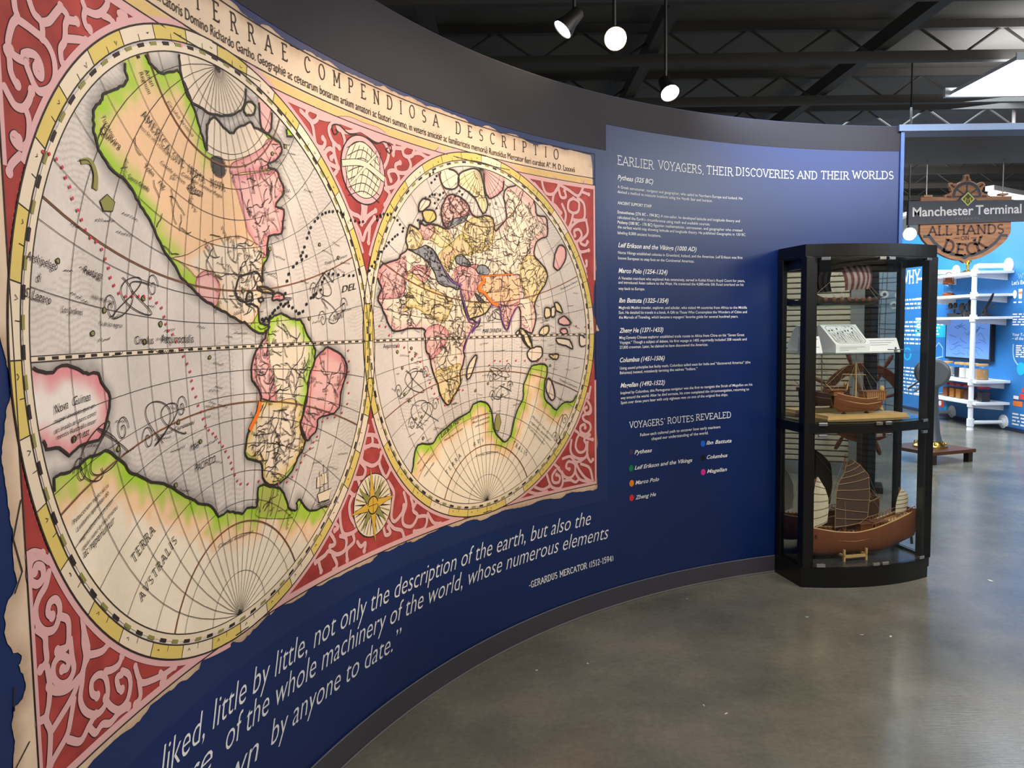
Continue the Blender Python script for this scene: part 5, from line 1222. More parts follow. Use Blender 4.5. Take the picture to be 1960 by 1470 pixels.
b = MB(); b.box2((-.012, -.026, .108), (.05, .026, .13)); b.box2((-.03, -.028, .138), (.075, .028, .143)); b.build('fore_castle', TEAK, K)
b = MB(); b.tube([(.072, -.01, .13), (.082, -.01, .145), (.085, -.01, .17), (.076, -.01, .182), (.067, -.01, .176), (.070, -.01, .168)], .0035, 6); b.build('figurehead', PALEW, K)
b = MB(); b.cyl((.145, 0, .07), (.143, 0, .335), .0042, .0025, 8); b.cyl((.06, 0, .228), (.205, 0, .222), .002, None, 6); b.build('mast', PALEW, K)
b = MB(); b.cyl((.055, 0, .09), (-.045, 0, .175), .0025, .0018, 6); b.build('bowsprit', PALEW, K)
b = MB()
for a, c in (((.143, 0, .325), (-.04, 0, .17)), ((.143, 0, .325), (.31, 0, .135)), ((.143, 0, .30), (.20, .045, .09)), ((.143, 0, .30), (.185, .045, .09)), ((.143, 0, .30), (.17, -.045, .09)), ((.143, 0, .30), (.19, -.045, .09)), ((.143, 0, .30), (.09, -.045, .10)), ((.06, 0, .228), (.03, 0, .14)), ((.205, 0, .222), (.25, 0, .13)), ((.10, 0, .235), (-.01, 0, .14)), ((.143, 0, .29), (.06, 0, .10))): b.tube([a, c], .0008, 4)
b.build('rigging', STRING, K)
b = MB(); b.add([(.29, -.003, .03), (.325, -.003, .01), (.30, -.003, .08), (.285, -.003, .08), (.29, .003, .03), (.325, .003, .01), (.30, .003, .08), (.285, .003, .08)], [(0,1,2,3), (7,6,5,4), (0,4,5,1), (1,5,6,2), (2,6,7,3), (3,7,4,0)]); b.build('rudder', PALEW, K)
b = MB(); b.lathe([(.007, 0), (.014, .002), (.016, .012), (.012, .02), (.010, .028)], (.31, 0, .128), 10); b.build('stern_lantern', PALEW, K)
for x in (.07, .215): b = MB(); b.lathe([(.014, 0), (.014, .004), (.006, .009), (.009, .017), (.006, .024), (.012, .03)], (x, 0, 0), 12); b.build('pedestal', DKW, K)

# long ship with striped sail on the top shelf
V = empty('viking_ship_model', cab(.10, .10, 1.566), CA, 'dark viking longship model with red and grey striped sail on top glass shelf', 'model ship')
vl = .43
vs_ = lambda t: .036+.055*abs(2*t-1)**6*(1 if t < .5 else .3)+.004*(2*t-1)**2
vk = lambda t: .004+.03*abs(2*t-1)**5
vf = lambda t: max(.02, 1-abs(2*t-1)**2.4)
b = hull(vl, .042, vs_, vk, vf, 26, 10, .003); b.build('hull', DKW, V)
b = MB(); deck(b, vl, .042, lambda t: vs_(t)-.01, vf, .05, .95); b.build('deck', WALNUT, V)
b = MB(); b.tube([(.0, 0, .05), (-.012, 0, .085), (-.006, 0, .11), (.008, 0, .112), (.01, 0, .10)], [.005, .005, .004, .004, .003], 6); b.build('stem_head', DKW, V)
b = MB(); b.tube([(.42, 0, .045), (.455, 0, .05)], [.006, .002], 6); b.build('stern_post', DKW, V)
for k in range(7):
    b = MB(); b.lathe([(.002, 0), (.013, .001), (.013, .003), (.004, .006)], (.07+.045*k, -.044*vf((.07+.045*k)/vl)-.001, .036), 12, 0, Matrix.Rotation(pi/2, 3, 'X')); b.build('round_shield', WALNUT, V)
b = MB(); b.cyl((.245, 0, .02), (.243, 0, .236), .004, .003, 8); b.cyl((.155, -.012, .214), (.352, -.012, .224), .003, None, 6); b.build('mast', DKW, V)
STR = [mat('sail_stripe_maroon', '#6e3d40', .8), mat('sail_stripe_grey', '#a79a97', .8)]
b = MB(); n = 11
def vsail(u, v): return (.195+.158*u - .035*(1-u)*(v) + .004, -.014-.035*sin(pi*v)*(.5+.5*sin(pi*u))-.012*sin(pi*u), .085+.131*v+.008*u)
for k in range(n): b.grid(lambda u, v: vsail((k+u)/n, v), 2, 10, k % 2, .0014)
b.build('striped_sail', STR, V)
b = MB()
for a, c in (((.243, 0, .232), (.01, 0, .05)), ((.243, 0, .232), (.43, 0, .05)), ((.20, -.014, .09), (.13, -.03, .035)), ((.352, -.014, .095), (.40, -.02, .035)), ((.243, 0, .22), (.26, .038, .035)), ((.243, 0, .22), (.23, .038, .035))): b.tube([a, c], .0008, 4)
b.build('rigging', STRING, V)
b = MB()
for k in range(5):
    x = .08+.06*k; b.tube([(x, .0, .03), (x+.03, -.065, .006)], .0015, 5)
b.build('oar', DKW, V)

# cards on the second shelf
def wedge(name, x, y, z, w, h, d, lab, cat, rz=0, lines=3, parent=None):
    o = empty(name, cab(x, y, z), CA+rz, lab, cat)
    b = MB(); b.add([(0, 0, 0), (w, 0, 0), (w, d, 0), (0, d, 0), (0, d*.72, h), (w, d*.72, h), (w, d*.80, h), (0, d*.80, h)], [(0,3,2,1), (0,1,5,4), (4,5,6,7), (7,6,2,3), (0,4,7,3), (1,2,6,5)])
    b.build('card_stand', CARD, o)
    sl = Vector((0, d*.72, h)); L = sl.length; ex_, ey = Vector((1, 0, 0)), sl.normalized(); nn = ex_.cross(ey)
    f = Flat(lambda a, c, of: tuple(ex_*a+ey*c+nn*of))
    for k in range(lines): f.ribbon([(w*.1, L*(.82-.16*k)), (w*(.9-.12*(k % 3)), L*(.82-.16*k))], L*.035, .0008)
    f.build('print', INKG, o); return o
wedge('text_card', .022, .055, 1.304, .125, .092, .05, 'small white text card beside the engraving on second cabinet shelf', 'card', 0, 4)
wedge('text_card', .44, .06, 1.304, .20, .075, .05, 'wide white text card right of the engraving on second cabinet shelf', 'card', 0, 3)
o = empty('engraving_plaque', cab(.205, .02, 1.304), CA, 'white slanted plaque with black line engraving of figures in display cabinet', 'plaque')
b = MB(); b.add([(0, 0, 0), (.21, 0, 0), (.21, .15, 0), (0, .15, 0), (0, 0, .045), (.21, 0, .045), (.205, .125, .155), (-.02, .125, .155), (.205, .15, .15), (-.02, .15, .15)], [(0,3,2,1), (0,1,5,4), (4,5,6,7), (7,6,8,9), (9,8,2,3), (0,4,7,9,3), (1,2,8,6,5)])
b.build('plaque_body', CARD, o)
p0, pu, pv = Vector((0, 0, .045)), Vector((.213, 0, 0)), Vector((-.018, .125, .11)); nn = pu.cross(pv).normalized()
f = Flat(lambda a, c, of: tuple(p0+pu*a+pv*c+nn*of)); R2 = random.Random(3)
f.ribbon([(.16, .06), (.86, .06), (.94, .16), (.94, .84), (.88, .94), (.14, .94), (.07, .84), (.07, .16)], .012, .0008, 0, True)
for k in range(9):
    x = .13+.088*k+R2.uniform(-.015, .015); hgt = R2.uniform(.55, .82)
    f.ribbon(smooth_path([(x-.02, .1), (x-.028, .35), (x-.012, .55), (x-.03, hgt-.1)], 4), .009, .0009); f.ribbon(smooth_path([(x+.022, .1), (x+.03, .35), (x+.016, .55), (x+.026, hgt-.1)], 4), .009, .0009)
    f.disc(x, hgt, .02, .0009, 0, .05, 10); f.ribbon([(x+.03, hgt-.2), (x+.06, hgt-.3)], .008, .0009)
for k in range(60):
    x, z = R2.uniform(.1, .9), R2.uniform(.1, .9); f.ribbon([(x, z), (x+R2.uniform(-.03, .03), z+R2.uniform(-.08, .08)), (x+R2.uniform(-.04, .04), z+R2.uniform(-.1, .1))], .006, .0009)
f.build('engraved_print', INKB, o)
f = Flat(lambda a, c, of: (a*.2, -of, c*.04)); 
for k in range(3): f.ribbon([(.12, .75-.22*k), (.9-.25*k, .75-.22*k)], .05, .0008)
f.build('caption_print', INKG, o)
o = empty('brass_dividers', cab(.575, .015, 1.304), CA, 'small dark metal instrument lying on glass shelf beside the wide card', 'instrument')
b = MB(); b.tube([(-.05, 0, .012), (.06, .004, .010)], .003, 6); b.build('arm', DARKMET, o)
b = MB(); b.lathe([(.008, 0), (.01, .004), (.004, .014), (.006, .022), (.002, .026)], (.0, 0, 0), 10); b.build('pivot', DARKMET, o)

# ------------------------------------------------------------------ gallery side seen only in the cabinet mirror
MP = Vector((CO[0]-(CD-.010)*sin(CA), CO[1]+(CD-.010)*cos(CA))); MN = Vector((-sin(CA), cos(CA)))
dirv = Vector((.70, -.71))
b = MB(); ax = Vector((.71, .70)); org = Vector((3.68, 2.06))        # slatted shutter face and the plinth wall below it
M2 = Matrix(((ax.x, 0, .70, 0), (ax.y, 0, -.71, 0), (0, 1, 0, 0), (0, 0, 0, 1))); M2.translation = (org.x, org.y, 0)
prof = []
SHUT = empty('roller_shutter', (org.x+ax.x*.3, org.y+ax.y*.3, 0), 0, 'cream slatted shutter reflected in the back mirror of the display cabinet', 'shutter')
def shp(a, z, d): p = ax*a+Vector((.70, -.71))*d; return (p.x-ax.x*.3, p.y-ax.y*.3, z)
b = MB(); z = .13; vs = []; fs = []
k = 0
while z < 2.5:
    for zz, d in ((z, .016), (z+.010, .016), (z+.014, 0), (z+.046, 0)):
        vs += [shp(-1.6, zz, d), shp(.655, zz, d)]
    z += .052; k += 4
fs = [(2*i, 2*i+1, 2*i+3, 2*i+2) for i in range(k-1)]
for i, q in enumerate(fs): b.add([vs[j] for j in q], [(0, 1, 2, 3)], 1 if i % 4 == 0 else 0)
b.build('slats', [mat('cream_slats', '#d8cfb6', .5, vary=.06), mat('slat_gap_shade', '#5c564a', .7)], SHUT)  # dark gap colour painted where the recesses between slats are shaded
b = MB(); P = [shp(-1.6, 0, .0), shp(.655, 0, .0), shp(.655, 0, .1), shp(-1.6, 0, .1)]
b.prism([(p[0], p[1]) for p in P], 0, .13); b.prism([(p[0], p[1]) for p in [shp(.655, 0, -.02), shp(.78, 0, -.02), shp(.78, 0, .1), shp(.655, 0, .1)]], 0, 2.6); b.build('shutter_frame', mat('shutter_frame_grey', '#8d908f', .6), SHUT)
PN = empty('street_map_panel', (org.x+ax.x*.92, org.y+ax.y*.92, 0), 0, 'pale blue street map panel reflected in the cabinet mirror', 'panel')
def pp(a, z, d): p = ax*a+Vector((.70, -.71))*d; return (p.x, p.y, z)
b = MB(); b.prism([pp(-.125, 0, .0)[:2], pp(.7, 0, 0)[:2], pp(.7, 0, -.03)[:2], pp(-.125, 0, -.03)[:2]], .42, 2.35); b.build('board', mat('pale_blue_print', '#9db4c8', .5), PN)
f = Flat(lambda a, c, of: pp(a, c, -.03-of)); R3 = random.Random(11)
for k in range(26): 
    z = .5+1.8*k/26; f.ribbon([(-.14, z+R3.uniform(-.03, .03)), (.2, z+R3.uniform(-.03, .03)), (.7, z+R3.uniform(-.05, .05))], .006, .002, 0)
for k in range(14): x = -.12+.82*k/14; f.ribbon([(x, .45), (x+R3.uniform(-.05, .05), 1.3), (x+R3.uniform(-.03, .03), 2.3)], .006, .002, 0)
f.ribbon([(-.1, 2.0), (.05, 2.01), (.12, 2.0), (.14, 1.85)], .014, .003, 1)
for x, z in ((.02, 1.72), (.1, 1.62), (.14, 1.71)): f.disc(x, z, .035, .003, 2, None, 16); f.disc(x, z, .016, .004, 0, None, 12)
f.build('street_lines', [mat('street_ink', '#4c5a6a', .6), mat('route_red', '#c0485a', .6), WHITE], PN)
legs = MB()
for a in (-.05, .6): legs.box2((pp(a, 0, .03)[0]-.02, pp(a, 0, .03)[1]-.02, 0), (pp(a, 0, .03)[0]+.02, pp(a, 0, .03)[1]+.02, .42))
legs.build('panel_leg', DARKMET, PN)
# ship's wheel on a post
WH = empty('ships_wheel', (3.86, 2.96, 0), atan2(ax.y, ax.x), 'dark wooden ship steering wheel reflected in the cabinet mirror', 'wheel')
wc = Vector((0, 0, .76)); b = MB()
ringp = [(.275, -.022), (.35, -.026), (.355, 0), (.35, .026), (.275, .022), (.27, 0)]
vs = []; fs = []; n = 48
for k in range(n):
    a = 2*pi*k/n
    for r, d in ringp: vs.append((r*cos(a), d, wc.z+r*sin(a)))
for k in range(n):
    for j in range(6): fs.append((k*6+j, k*6+(j+1) % 6, ((k+1) % n)*6+(j+1) % 6, ((k+1) % n)*6+j))
b.add(vs, fs); b.build('rim', MAHOG, WH)
for k in range(8):
    a = 2*pi*k/8+.3; d = Vector((cos(a), 0, sin(a)))
    b = MB(); b.tube([wc+d*q for q in (.05, .12, .19, .28)], [.014, .018, .013, .016], 10); b.tube([wc+d*q for q in (.35, .37, .40, .45, .48)], [.012, .014, .019, .021, .012], 10); b.build('spoke', MAHOG, WH)
b = MB(); b.lathe([(.02, -.05), (.06, -.045), (.075, 0), (.06, .045), (.02, .05)], wc, 20, 0, Matrix.Rotation(pi/2, 3, 'X')); b.build('hub', BRASS, WH)
b = MB(); b.box2((-.05, .05, 0), (.05, .13, .8)); b.box2((-.16, -.05, 0), (.16, .22, .05)); b.cyl((0, 0, .76), (0, .08, .76), .02); b.build('post', DKW, WH)

# ------------------------------------------------------------------ far hall: pipe shelving on the blue wall
XW = 6.6; XP = 6.15; YN, YF = 10.40, 11.62
RK = empty('pipe_shelf_unit', (XP, YN, 0), 0, 'white pipe shelf unit with five shelves on the bright blue wall', 'shelf unit')
L_ = lambda x, y, z: (x-XP, y-YN, z)
for y in (YN, YF):
    top = 2.185
    b = MB(); b.tube([L_(XP, y, 0), L_(XP, y, top-.05), L_(XP+.015, y, top-.012), L_(XP+.05, y, top), L_(XW-.01, y, top)], .032, 14); b.cyl(L_(XP, y, 0), L_(XP, y, .05), .045, .036); b.build('pipe_post', WHITEMET, RK)
    b = MB(); b.tube([L_(XP, y, .10), L_(XW-.01, y, .10)], .026, 12); b.lathe([(.045, -.05), (.045, .05)], L_(XP, y, .10), 14); b.build('lower_pipe', WHITEMET, RK)
    for z in (.10, top):
        b = MB(); b.lathe([(.10, 0), (.10, .012), (.06, .02), (.045, .035)], L_(XW, y, z), 20, 0, Matrix.Rotation(-pi/2, 3, 'Y')); b.build('wall_flange', WHITEMET, RK)
SHZ = (2.115, 1.815, 1.515, .665, .375)
for z in SHZ:
    b = MB(); b.box2(L_(XP-.01, YN-.12, z-.035), L_(XW-.002, YF+.25, z)); sh = b.build('shelf_board', WHITEB, RK, None, .004)
    for y in (YN+.02, YF):
        b = MB(); b.add([L_(XP+.03, y-.012, z-.036), L_(XW-.003, y-.012, z-.036), L_(XW-.003, y-.012, z-.12), L_(XP+.05, y-.012, z-.08), L_(XP+.03, y+.012, z-.036), L_(XW-.003, y+.012, z-.036), L_(XW-.003, y+.012, z-.12), L_(XP+.05, y+.012, z-.08)], [(0,1,2,3), (7,6,5,4), (0,4,5,1), (1,5,6,2), (2,6,7,3), (3,7,4,0)])
        b.lathe([(.045, -.045), (.045, .045)], L_(XP, y-(.02 if y < 11 else 0), z-.02), 12); b.build('shelf_bracket', WHITEB, sh)
# wall screen
TV = empty('wall_screen', (XW, 11.2, .9), 0, 'flat wall screen showing a pale blue ship chart between the shelves', 'screen')
b = MB(); b.box2((-.06, -.56, .0), (-.004, .56, .62)); b.build('screen_case', mat('screen_bezel', '#23252a', .35), TV)
scr = mat('screen_glow', '#5a86cf', .25, emit='#6f9be6', estr=.55)
b = MB(); b.box2((-.064, -.53, .03), (-.06, .53, .595)); b.build('display', scr, TV)
f = Flat(lambda a, c, of: (-.0642-of, -a, c)); R4 = random.Random(5)
for k in range(26): x, z = R4.uniform(-.45, .3), R4.uniform(.06, .5); f.ribbon(smooth_path([(x, z), (x+.08, z+R4.uniform(-.05, .05)), (x+.18, z+R4.uniform(-.08, .06))], 4), .006, .0006)
f.build('chart_lines', mat('chart_ink', '#3d5fae', .4), TV)

def jar(name, x, y, z, r, h, content, lid, lab, group, square=False):
    o = empty(name, (x, y, z), 0, lab, 'jar', group)
    seg = 4 if square else 18; R = Matrix.Rotation(pi/4, 3, 'Z'); k = 1.35 if square else 1
    b = MB(); b.lathe([(r*.96*k, 0), (r*k, h*.04), (r*k, h*.80), (r*.86*k, h*.86), (r*.86*k, h*.88)], (0, 0, 0), seg, 0, R, not square); b.build('glass', glass('jar_glass', (.93, .95, .96), 1.), o)
    b = MB(); b.lathe([(r*.9*k, h*.03), (r*.93*k, h*.06), (r*.93*k, h*.66)], (0, 0, 0), seg, 0, R, not square); b.build('contents', content, o)
    b = MB(); b.lathe([(r*.95*k, h*.87), (r*.95*k, h*.99), (r*.9*k, h)], (0, 0, 0), seg, 0, R, not square); b.build('lid', lid, o)
LIDW = mat('bamboo_lid', '#c99a55', .5); LIDR = mat('red_lid', '#b02a35', .4)
GRAINS = [mat('grain_cream', '#d9c9a4', .8, vary=.2, scale=90), mat('grain_black', '#1e1e22', .6, vary=.2, scale=90), mat('grain_white', '#d8d4cc', .8, vary=.12, scale=90), mat('grain_dark', '#2c2a2a', .6), mat('grain_tan', '#b98a58', .7, vary=.3, scale=90), mat('grain_rust', '#8a4a24', .7, vary=.3, scale=80), mat('grain_ochre', '#b9772c', .7, vary=.25, scale=80), mat('grain_brown', '#57301f', .7, vary=.25, scale=80)]
for y, c, w in ((11.30, 0, 'cream pellets, farthest left'), (11.02, 1, 'black granules'), (10.86, 2, 'white pellets'), (10.70, 2, 'white pellets over a dark layer'), (10.47, 4, 'tan pellets, nearest the white post')):
    jar('glass_jar', 6.33, y, .666, .078 if c != 1 else .06, .215, GRAINS[c], LIDW, 'bamboo lidded glass jar of %s, on shelf under the screen' % w, 'bamboo lidded jars')
for y, c, w in ((11.26, 5, 'rust brown beads, farthest left'), (11.09, 6, 'ochre grains'), (10.93, 6, 'amber grains, third from left'), (10.74, 7, 'brown beans'), (10.42, 3, 'black granules, behind the white post')):
    jar('glass_jar', 6.33, y, .376, .06, .20, GRAINS[c], LIDR, 'red lidded square glass jar of %s, on bottom shelf' % w, 'red lidded jars', True)
# lanterns
def lantern(x, y, z, s, lab, m):
    o = empty('ship_lantern', (x, y, z), 0, lab, 'lantern')
    b = MB(); b.lathe([(.075*s, 0), (.078*s, .03*s), (.06*s, .05*s)], (0, 0, 0), 18); b.build('base', m, o)
    b = MB(); b.lathe([(.055*s, .05*s), (.06*s, .06*s), (.06*s, .15*s), (.05*s, .17*s)], (0, 0, 0), 18); b.build('lens', glass('lantern_glass', (.85, .86, .8), 1.), o)
    b = MB(); b.lathe([(.07*s, .165*s), (.075*s, .18*s), (.045*s, .23*s), (.045*s, .25*s), (.02*s, .29*s)], (0, 0, 0), 18); b.build('cap', m, o)
    b = MB(); b.tube([(.07*s*cos(t), 0, .2*s+.13*s*sin(t)) for t in [pi*k/10 for k in range(11)]], .005*s, 6); b.build('bail_handle', m, o)
lantern(6.32, 11.32, 1.816, 1.05, 'copper ship lantern on the second shelf beside cabinet edge', mat('copper', '#9b5a3a', .35, metal=.9))
o = empty('glass_case', (6.32, 10.86, 2.116), 0, 'small brass instrument in a clear case on the top shelf', 'instrument case')
b = MB(); b.box2((-.12, -.14, 0), (.12, .14, .012)); b.build('case_base', BRASS, o)
b = MB(); b.box2((-.11, -.13, .012), (.11, .13, .30)); b.build('case_glass', glass('case_glass', (.95, .96, .93), 1.), o)
b = MB(); b.lathe([(.06, .012), (.06, .03), (.02, .05), (.02, .12), (.05, .15), (.05, .2), (.015, .24)], (0, 0, 0), 16); b.build('instrument', BRASS, o)
# dark antique instruments on the third shelf
def gadget(name, y, lab, parts):
    o = empty(name, (6.30, y, 1.516), 0, lab, 'instrument', None)
    for nm, fn in parts: b = MB(); fn(b); b.build(nm, mat('aged_bronze', '#26262c', .45, metal=.4), o)
gadget('balance_scale', 11.12, 'low dark balance instrument with two discs, left on third shelf', [('stand', lambda b: (b.box((0, 0, .03), (.07, .24, .05)), b.cyl((0, .0, .05), (0, 0, .12), .012))), ('beam', lambda b: b.tube([(0, -.12, .12), (0, .2, .115)], .008, 6)), ('pan', lambda b: b.lathe([(.045, -.008), (.045, .008)], (0, .1, .16), 16, 0, Matrix.Rotation(pi/2, 3, 'Y'))), ('pan', lambda b: b.lathe([(.04, -.008), (.04, .008)], (0, -.02, .165), 16, 0, Matrix.Rotation(pi/2, 3, 'Y')))])
gadget('sextant', 10.93, 'round dark bronze gear instrument on third shelf', [('wheel', lambda b: b.lathe([(.06, -.015), (.07, 0), (.06, .015)], (0, 0, .13), 18, 0, Matrix.Rotation(pi/2, 3, 'Y'))), ('foot', lambda b: (b.box((0, 0, .02), (.08, .14, .04)), b.cyl((0, 0, .04), (0, 0, .09), .02))), ('arm', lambda b: b.tube([(0, 0, .15), (0, -.11, .17)], .014, 6))])
gadget('bronze_telegraph_key', 10.74, 'upright dark figure like instrument on third shelf near white post', [('body', lambda b: b.lathe([(.07, 0), (.075, .05), (.03, .08), (.035, .13), (.045, .18), (.02, .23)], (0, 0, 0), 14)), ('wheel', lambda b: b.lathe([(.05, -.01), (.05, .01)], (-.05, .03, .05), 14, 0, Matrix.Rotation(pi/2, 3, 'Y'))), ('lever', lambda b: b.tube([(0, 0, .2), (0, -.05, .26)], .008, 6))])
gadget('spyglass_stand', 10.33, 'dark tilted instrument on third shelf behind the white post', [('foot', lambda b: b.lathe([(.06, 0), (.06, .02), (.02, .05), (.02, .12)], (0, .05, 0), 12)), ('tube', lambda b: b.tube([(0, .12, .05), (0, -.05, .22), (0, -.1, .30)], [.022, .018, .012], 8)), ('arm', lambda b: b.tube([(0, -.02, .1), (0, -.12, .15)], .010, 6))])

# lettering and icons on the blue wall: a runs toward the visitor (right in view), c is height
BW = lambda o0: (lambda a, c, of: (XW-.0015-of-o0[0], -a-o0[1], c-o0[2]))
def blue(name, lab, fn, mats, cat='lettering'):
    f = Flat(BW((0, 0, 0))); fn(f); return tag(f.build(name, mats), lab, cat)
CYAN = mat('cyan_vinyl', '#22b4ea', .45); REDV = mat('red_vinyl', '#d8483c', .45); PALEB = mat('pale_blue_vinyl', '#9cc6f2', .45)
blue('why_lettering', 'white word WHY on blue wall seen through the cabinet', lambda f: put_slab(f, 'WHY', (-13.25, 2.095), (-12.66, 2.09), .20, .16, .001), [WHITE])
def lines(f, a0, a1, z, n, dz, h, seed=1):
    r = random.Random(seed)
    for k in range(n):
        e = a1-(a1-a0)*r.uniform(0, .25); x = a0
        while x < e-.03:
            w = min(r.uniform(.05, .16), e-x); f.ribbon([(x, z-k*dz), (x+w, z-k*dz)], h, .001); x += w+.03
blue('why_paragraph', 'small white paragraph lines under the word WHY on blue wall', lambda f: (lines(f, -13.24, -12.25, 1.82, 3, .07, .028, 2), lines(f, -13.22, -12.25, 1.45, 6, .07, .028, 3), lines(f, -13.18, -12.3, .69, 8, .06, .026, 5)), [WHITE])
blue('teal_panel', 'bright cyan text rectangle on blue wall left of screen', lambda f: f.poly([(-12.75, 1.214), (-11.845, 1.214), (-11.845, 1.512), (-12.75, 1.512)], 0), [CYAN], 'panel'); TEALP = bpy.data.objects['teal_panel']
f = Flat(BW(tuple(TEALP.location))); lines(f, -12.7, -11.9, 1.46, 5, .05, .022, 7); f.build('printed_lines', [WHITE], TEALP, (0, 0, 0))
blue('house_icon', 'pale outline house icon on blue wall below the cyan rectangle', lambda f: f.ribbon([(-12.14, .885), (-12.14, 1.05), (-12.04, 1.13), (-11.927, 1.05), (-11.922, .92)], .02, .001, 0, True), [PALEB], 'icon')
blue('magnifier_icon', 'round cyan magnifier icon on blue wall behind cabinet side', lambda f: (f.disc(-12.99, .922, .14, .001, 0, .11, 24), f.disc(-12.99, .922, .08, .002, 1, None, 24)), [CYAN, AZURE], 'icon')
blue('red_icon', 'red square icon with white circle beneath the jar shelves', lambda f: (f.poly([(-12.05, .14), (-11.86, .14), (-11.86, .29), (-12.05, .29)], .001), f.disc(-11.96, .2, .04, .002, 1, None, 16)), [REDV, WHITE], 'icon')
blue('puzzle_icon', 'teal puzzle piece icon low on blue wall near far pipe', lambda f: (f.poly([(-11.85, .07), (-11.70, .07), (-11.70, .17), (-11.85, .17)], .001), f.disc(-11.77, .175, .03, .0011), f.disc(-11.69, .12, .025, .0012)), [CYAN], 'icon')
blue('who_lettering', 'white word WHO at the right edge of blue wall', lambda f: put_slab(f, 'WHO', (-10.206, 2.0), (-9.93, 2.0), .06, .1, .001), [PALEB])
blue('explore_lettering', 'bold white words starting Lets on blue wall at right edge', lambda f: put_text(f, "Let's Explore", (-10.323, 1.925), (-9.90, 1.925), .05, .015, 0, .001), [WHITE])
blue('pod_icon', 'small white oval product icon at right edge of blue wall', lambda f: (f.disc(-10.256, 1.80, .04, .001, 0, .055, 16), f.ribbon([(-10.28, 1.695), (-10.22, 1.695)], .02, .001)), [WHITE], 'icon')
blue('cup_icon', 'small white cup icon with orange band at right edge of blue wall', lambda f: (f.poly([(-10.175, 1.74), (-10.115, 1.74), (-10.105, 1.865), (-10.185, 1.865)], .001), f.poly([(-10.18, 1.80), (-10.11, 1.80), (-10.107, 1.83), (-10.183, 1.83)], .002, 1), f.ribbon([(-10.18, 1.695), (-10.11, 1.695)], .02, .001)), [WHITE, mat('icon_orange', '#e58a4a', .5)], 'icon')
blue('follow_lettering', 'white text with the words Your T-shirt goes on blue wall at right edge', lambda f: (lines(f, -10.285, -9.75, 1.54, 5, .034, .017, 9), put_text(f, 'Your T-shirt goes', (-10.281, 1.258), (-9.78, 1.255), .036, .01, 0, .001), put_text(f, '\u2013 all the way to', (-10.279, 1.208), (-9.84, 1.205), .036, .01, 0, .001)), [WHITE])
blue('route_icon', 'cyan dot on a pale curved route line at right of blue wall', lambda f: (f.ribbon(smooth_path([(-10.251, 1.149), (-10.25, 1.04), (-10.22, .95), (-10.146, .88)], 6), .022, .001, 1), f.disc(-10.08, .833, .085, .002, 0, None, 22)), [CYAN, PALEB], 'icon')
blue('route_paragraph', 'small white paragraph beside the curved route line on blue wall', lambda f: lines(f, -10.196, -9.75, 1.13, 6, .028, .016, 12), [WHITE])
blue('container_icon', 'red orange and white container ship icon low on blue wall at right', lambda f: (f.poly([(-10.214, .34), (-10.03, .34), (-10.03, .41), (-10.214, .41)], .001, 1), f.poly([(-10.095, .44), (-9.95, .44), (-9.95, .51), (-10.095, .51)], .001, 0), f.poly([(-10.214, .43), (-10.11, .43), (-10.11, .475), (-10.214, .475)], .001, 2), f.poly([(-10.05, .53), (-9.95, .53), (-9.95, .59), (-10.05, .59)], .001, 0), f.poly([(-10.22, .41), (-9.9, .41), (-9.9, .43), (-10.22, .43)], .0012, 3)), [REDV, mat('vinyl_orange', '#ef7d2e', .45), WHITE, mat('icon_navy', '#23407c', .5)], 'icon')

blue('arrival_paragraph', 'small white paragraph below the red and orange container icon', lambda f: lines(f, -10.225, -9.75, .235, 4, .045, .022, 21), [WHITE])
# engine order telegraph on a low platform
TB = tag(MB().box2((-.30, -.30, .10), (.30, .30, .135)).build('display_platform', WALNUT), 'low dark wooden platform under the ship telegraph on hall floor', 'platform'); TB.location = (4.44, 8.22, 0); TB.rotation_euler = (0, 0, .35)
for x, y in ((-.25, -.25), (.25, -.25), (-.25, .25), (.25, .25)): b = MB(); b.box2((x-.03, y-.03, 0), (x+.03, y+.03, .10)); b.build('leg', DKW, TB)
T = empty('engine_order_telegraph', (4.44, 8.22, .135), .35, 'grey metal ship engine telegraph with round drum head standing on wooden platform', 'telegraph')
b = MB(); b.lathe([(.17, 0), (.17, .02), (.13, .05), (.12, .07)], (0, 0, 0), 24); b.build('base_flange', BRASS, T)
for k in range(6): a = 2*pi*k/6; b = MB(); b.lathe([(.014, .0), (.014, .035), (.006, .045)], (.145*cos(a), .145*sin(a), .018), 8); b.build('bolt', BRASS, T)
b = MB(); b.lathe([(.115, .06), (.095, .14), (.075, .35), (.066, .55), (.068, .62), (.09, .66)], (0, 0, 0), 24); b.build('pedestal', DARKMET, T)
b = MB(); b.lathe([(.135, -.16), (.15, -.15), (.15, -.11), (.138, -.10), (.138, .10), (.15, .11), (.15, .15), (.135, .16)], (0, 0, .79), 32, 0, Matrix.Rotation(pi/2, 3, 'Y') @ Matrix.Rotation(0, 3, 'Z')); hd = b.build('drum', DARKMET, T)
hd.rotation_euler = (0, 0, .9)
for sg in (-1, 1):
    b = MB(); b.lathe([(.12, -.004), (.12, .004)], (sg*.161, 0, .79), 28, 0, Matrix.Rotation(pi/2, 3, 'Y')); b.build('dial_face', mat('dial_enamel', '#6f767a', .3), hd)
    b = MB(); b.tube([(sg*.17, 0, .79), (sg*.185, .10, .68), (sg*.19, .20, .60)], [.012, .01, .014], 8); b.build('handle', DARKMET, hd)

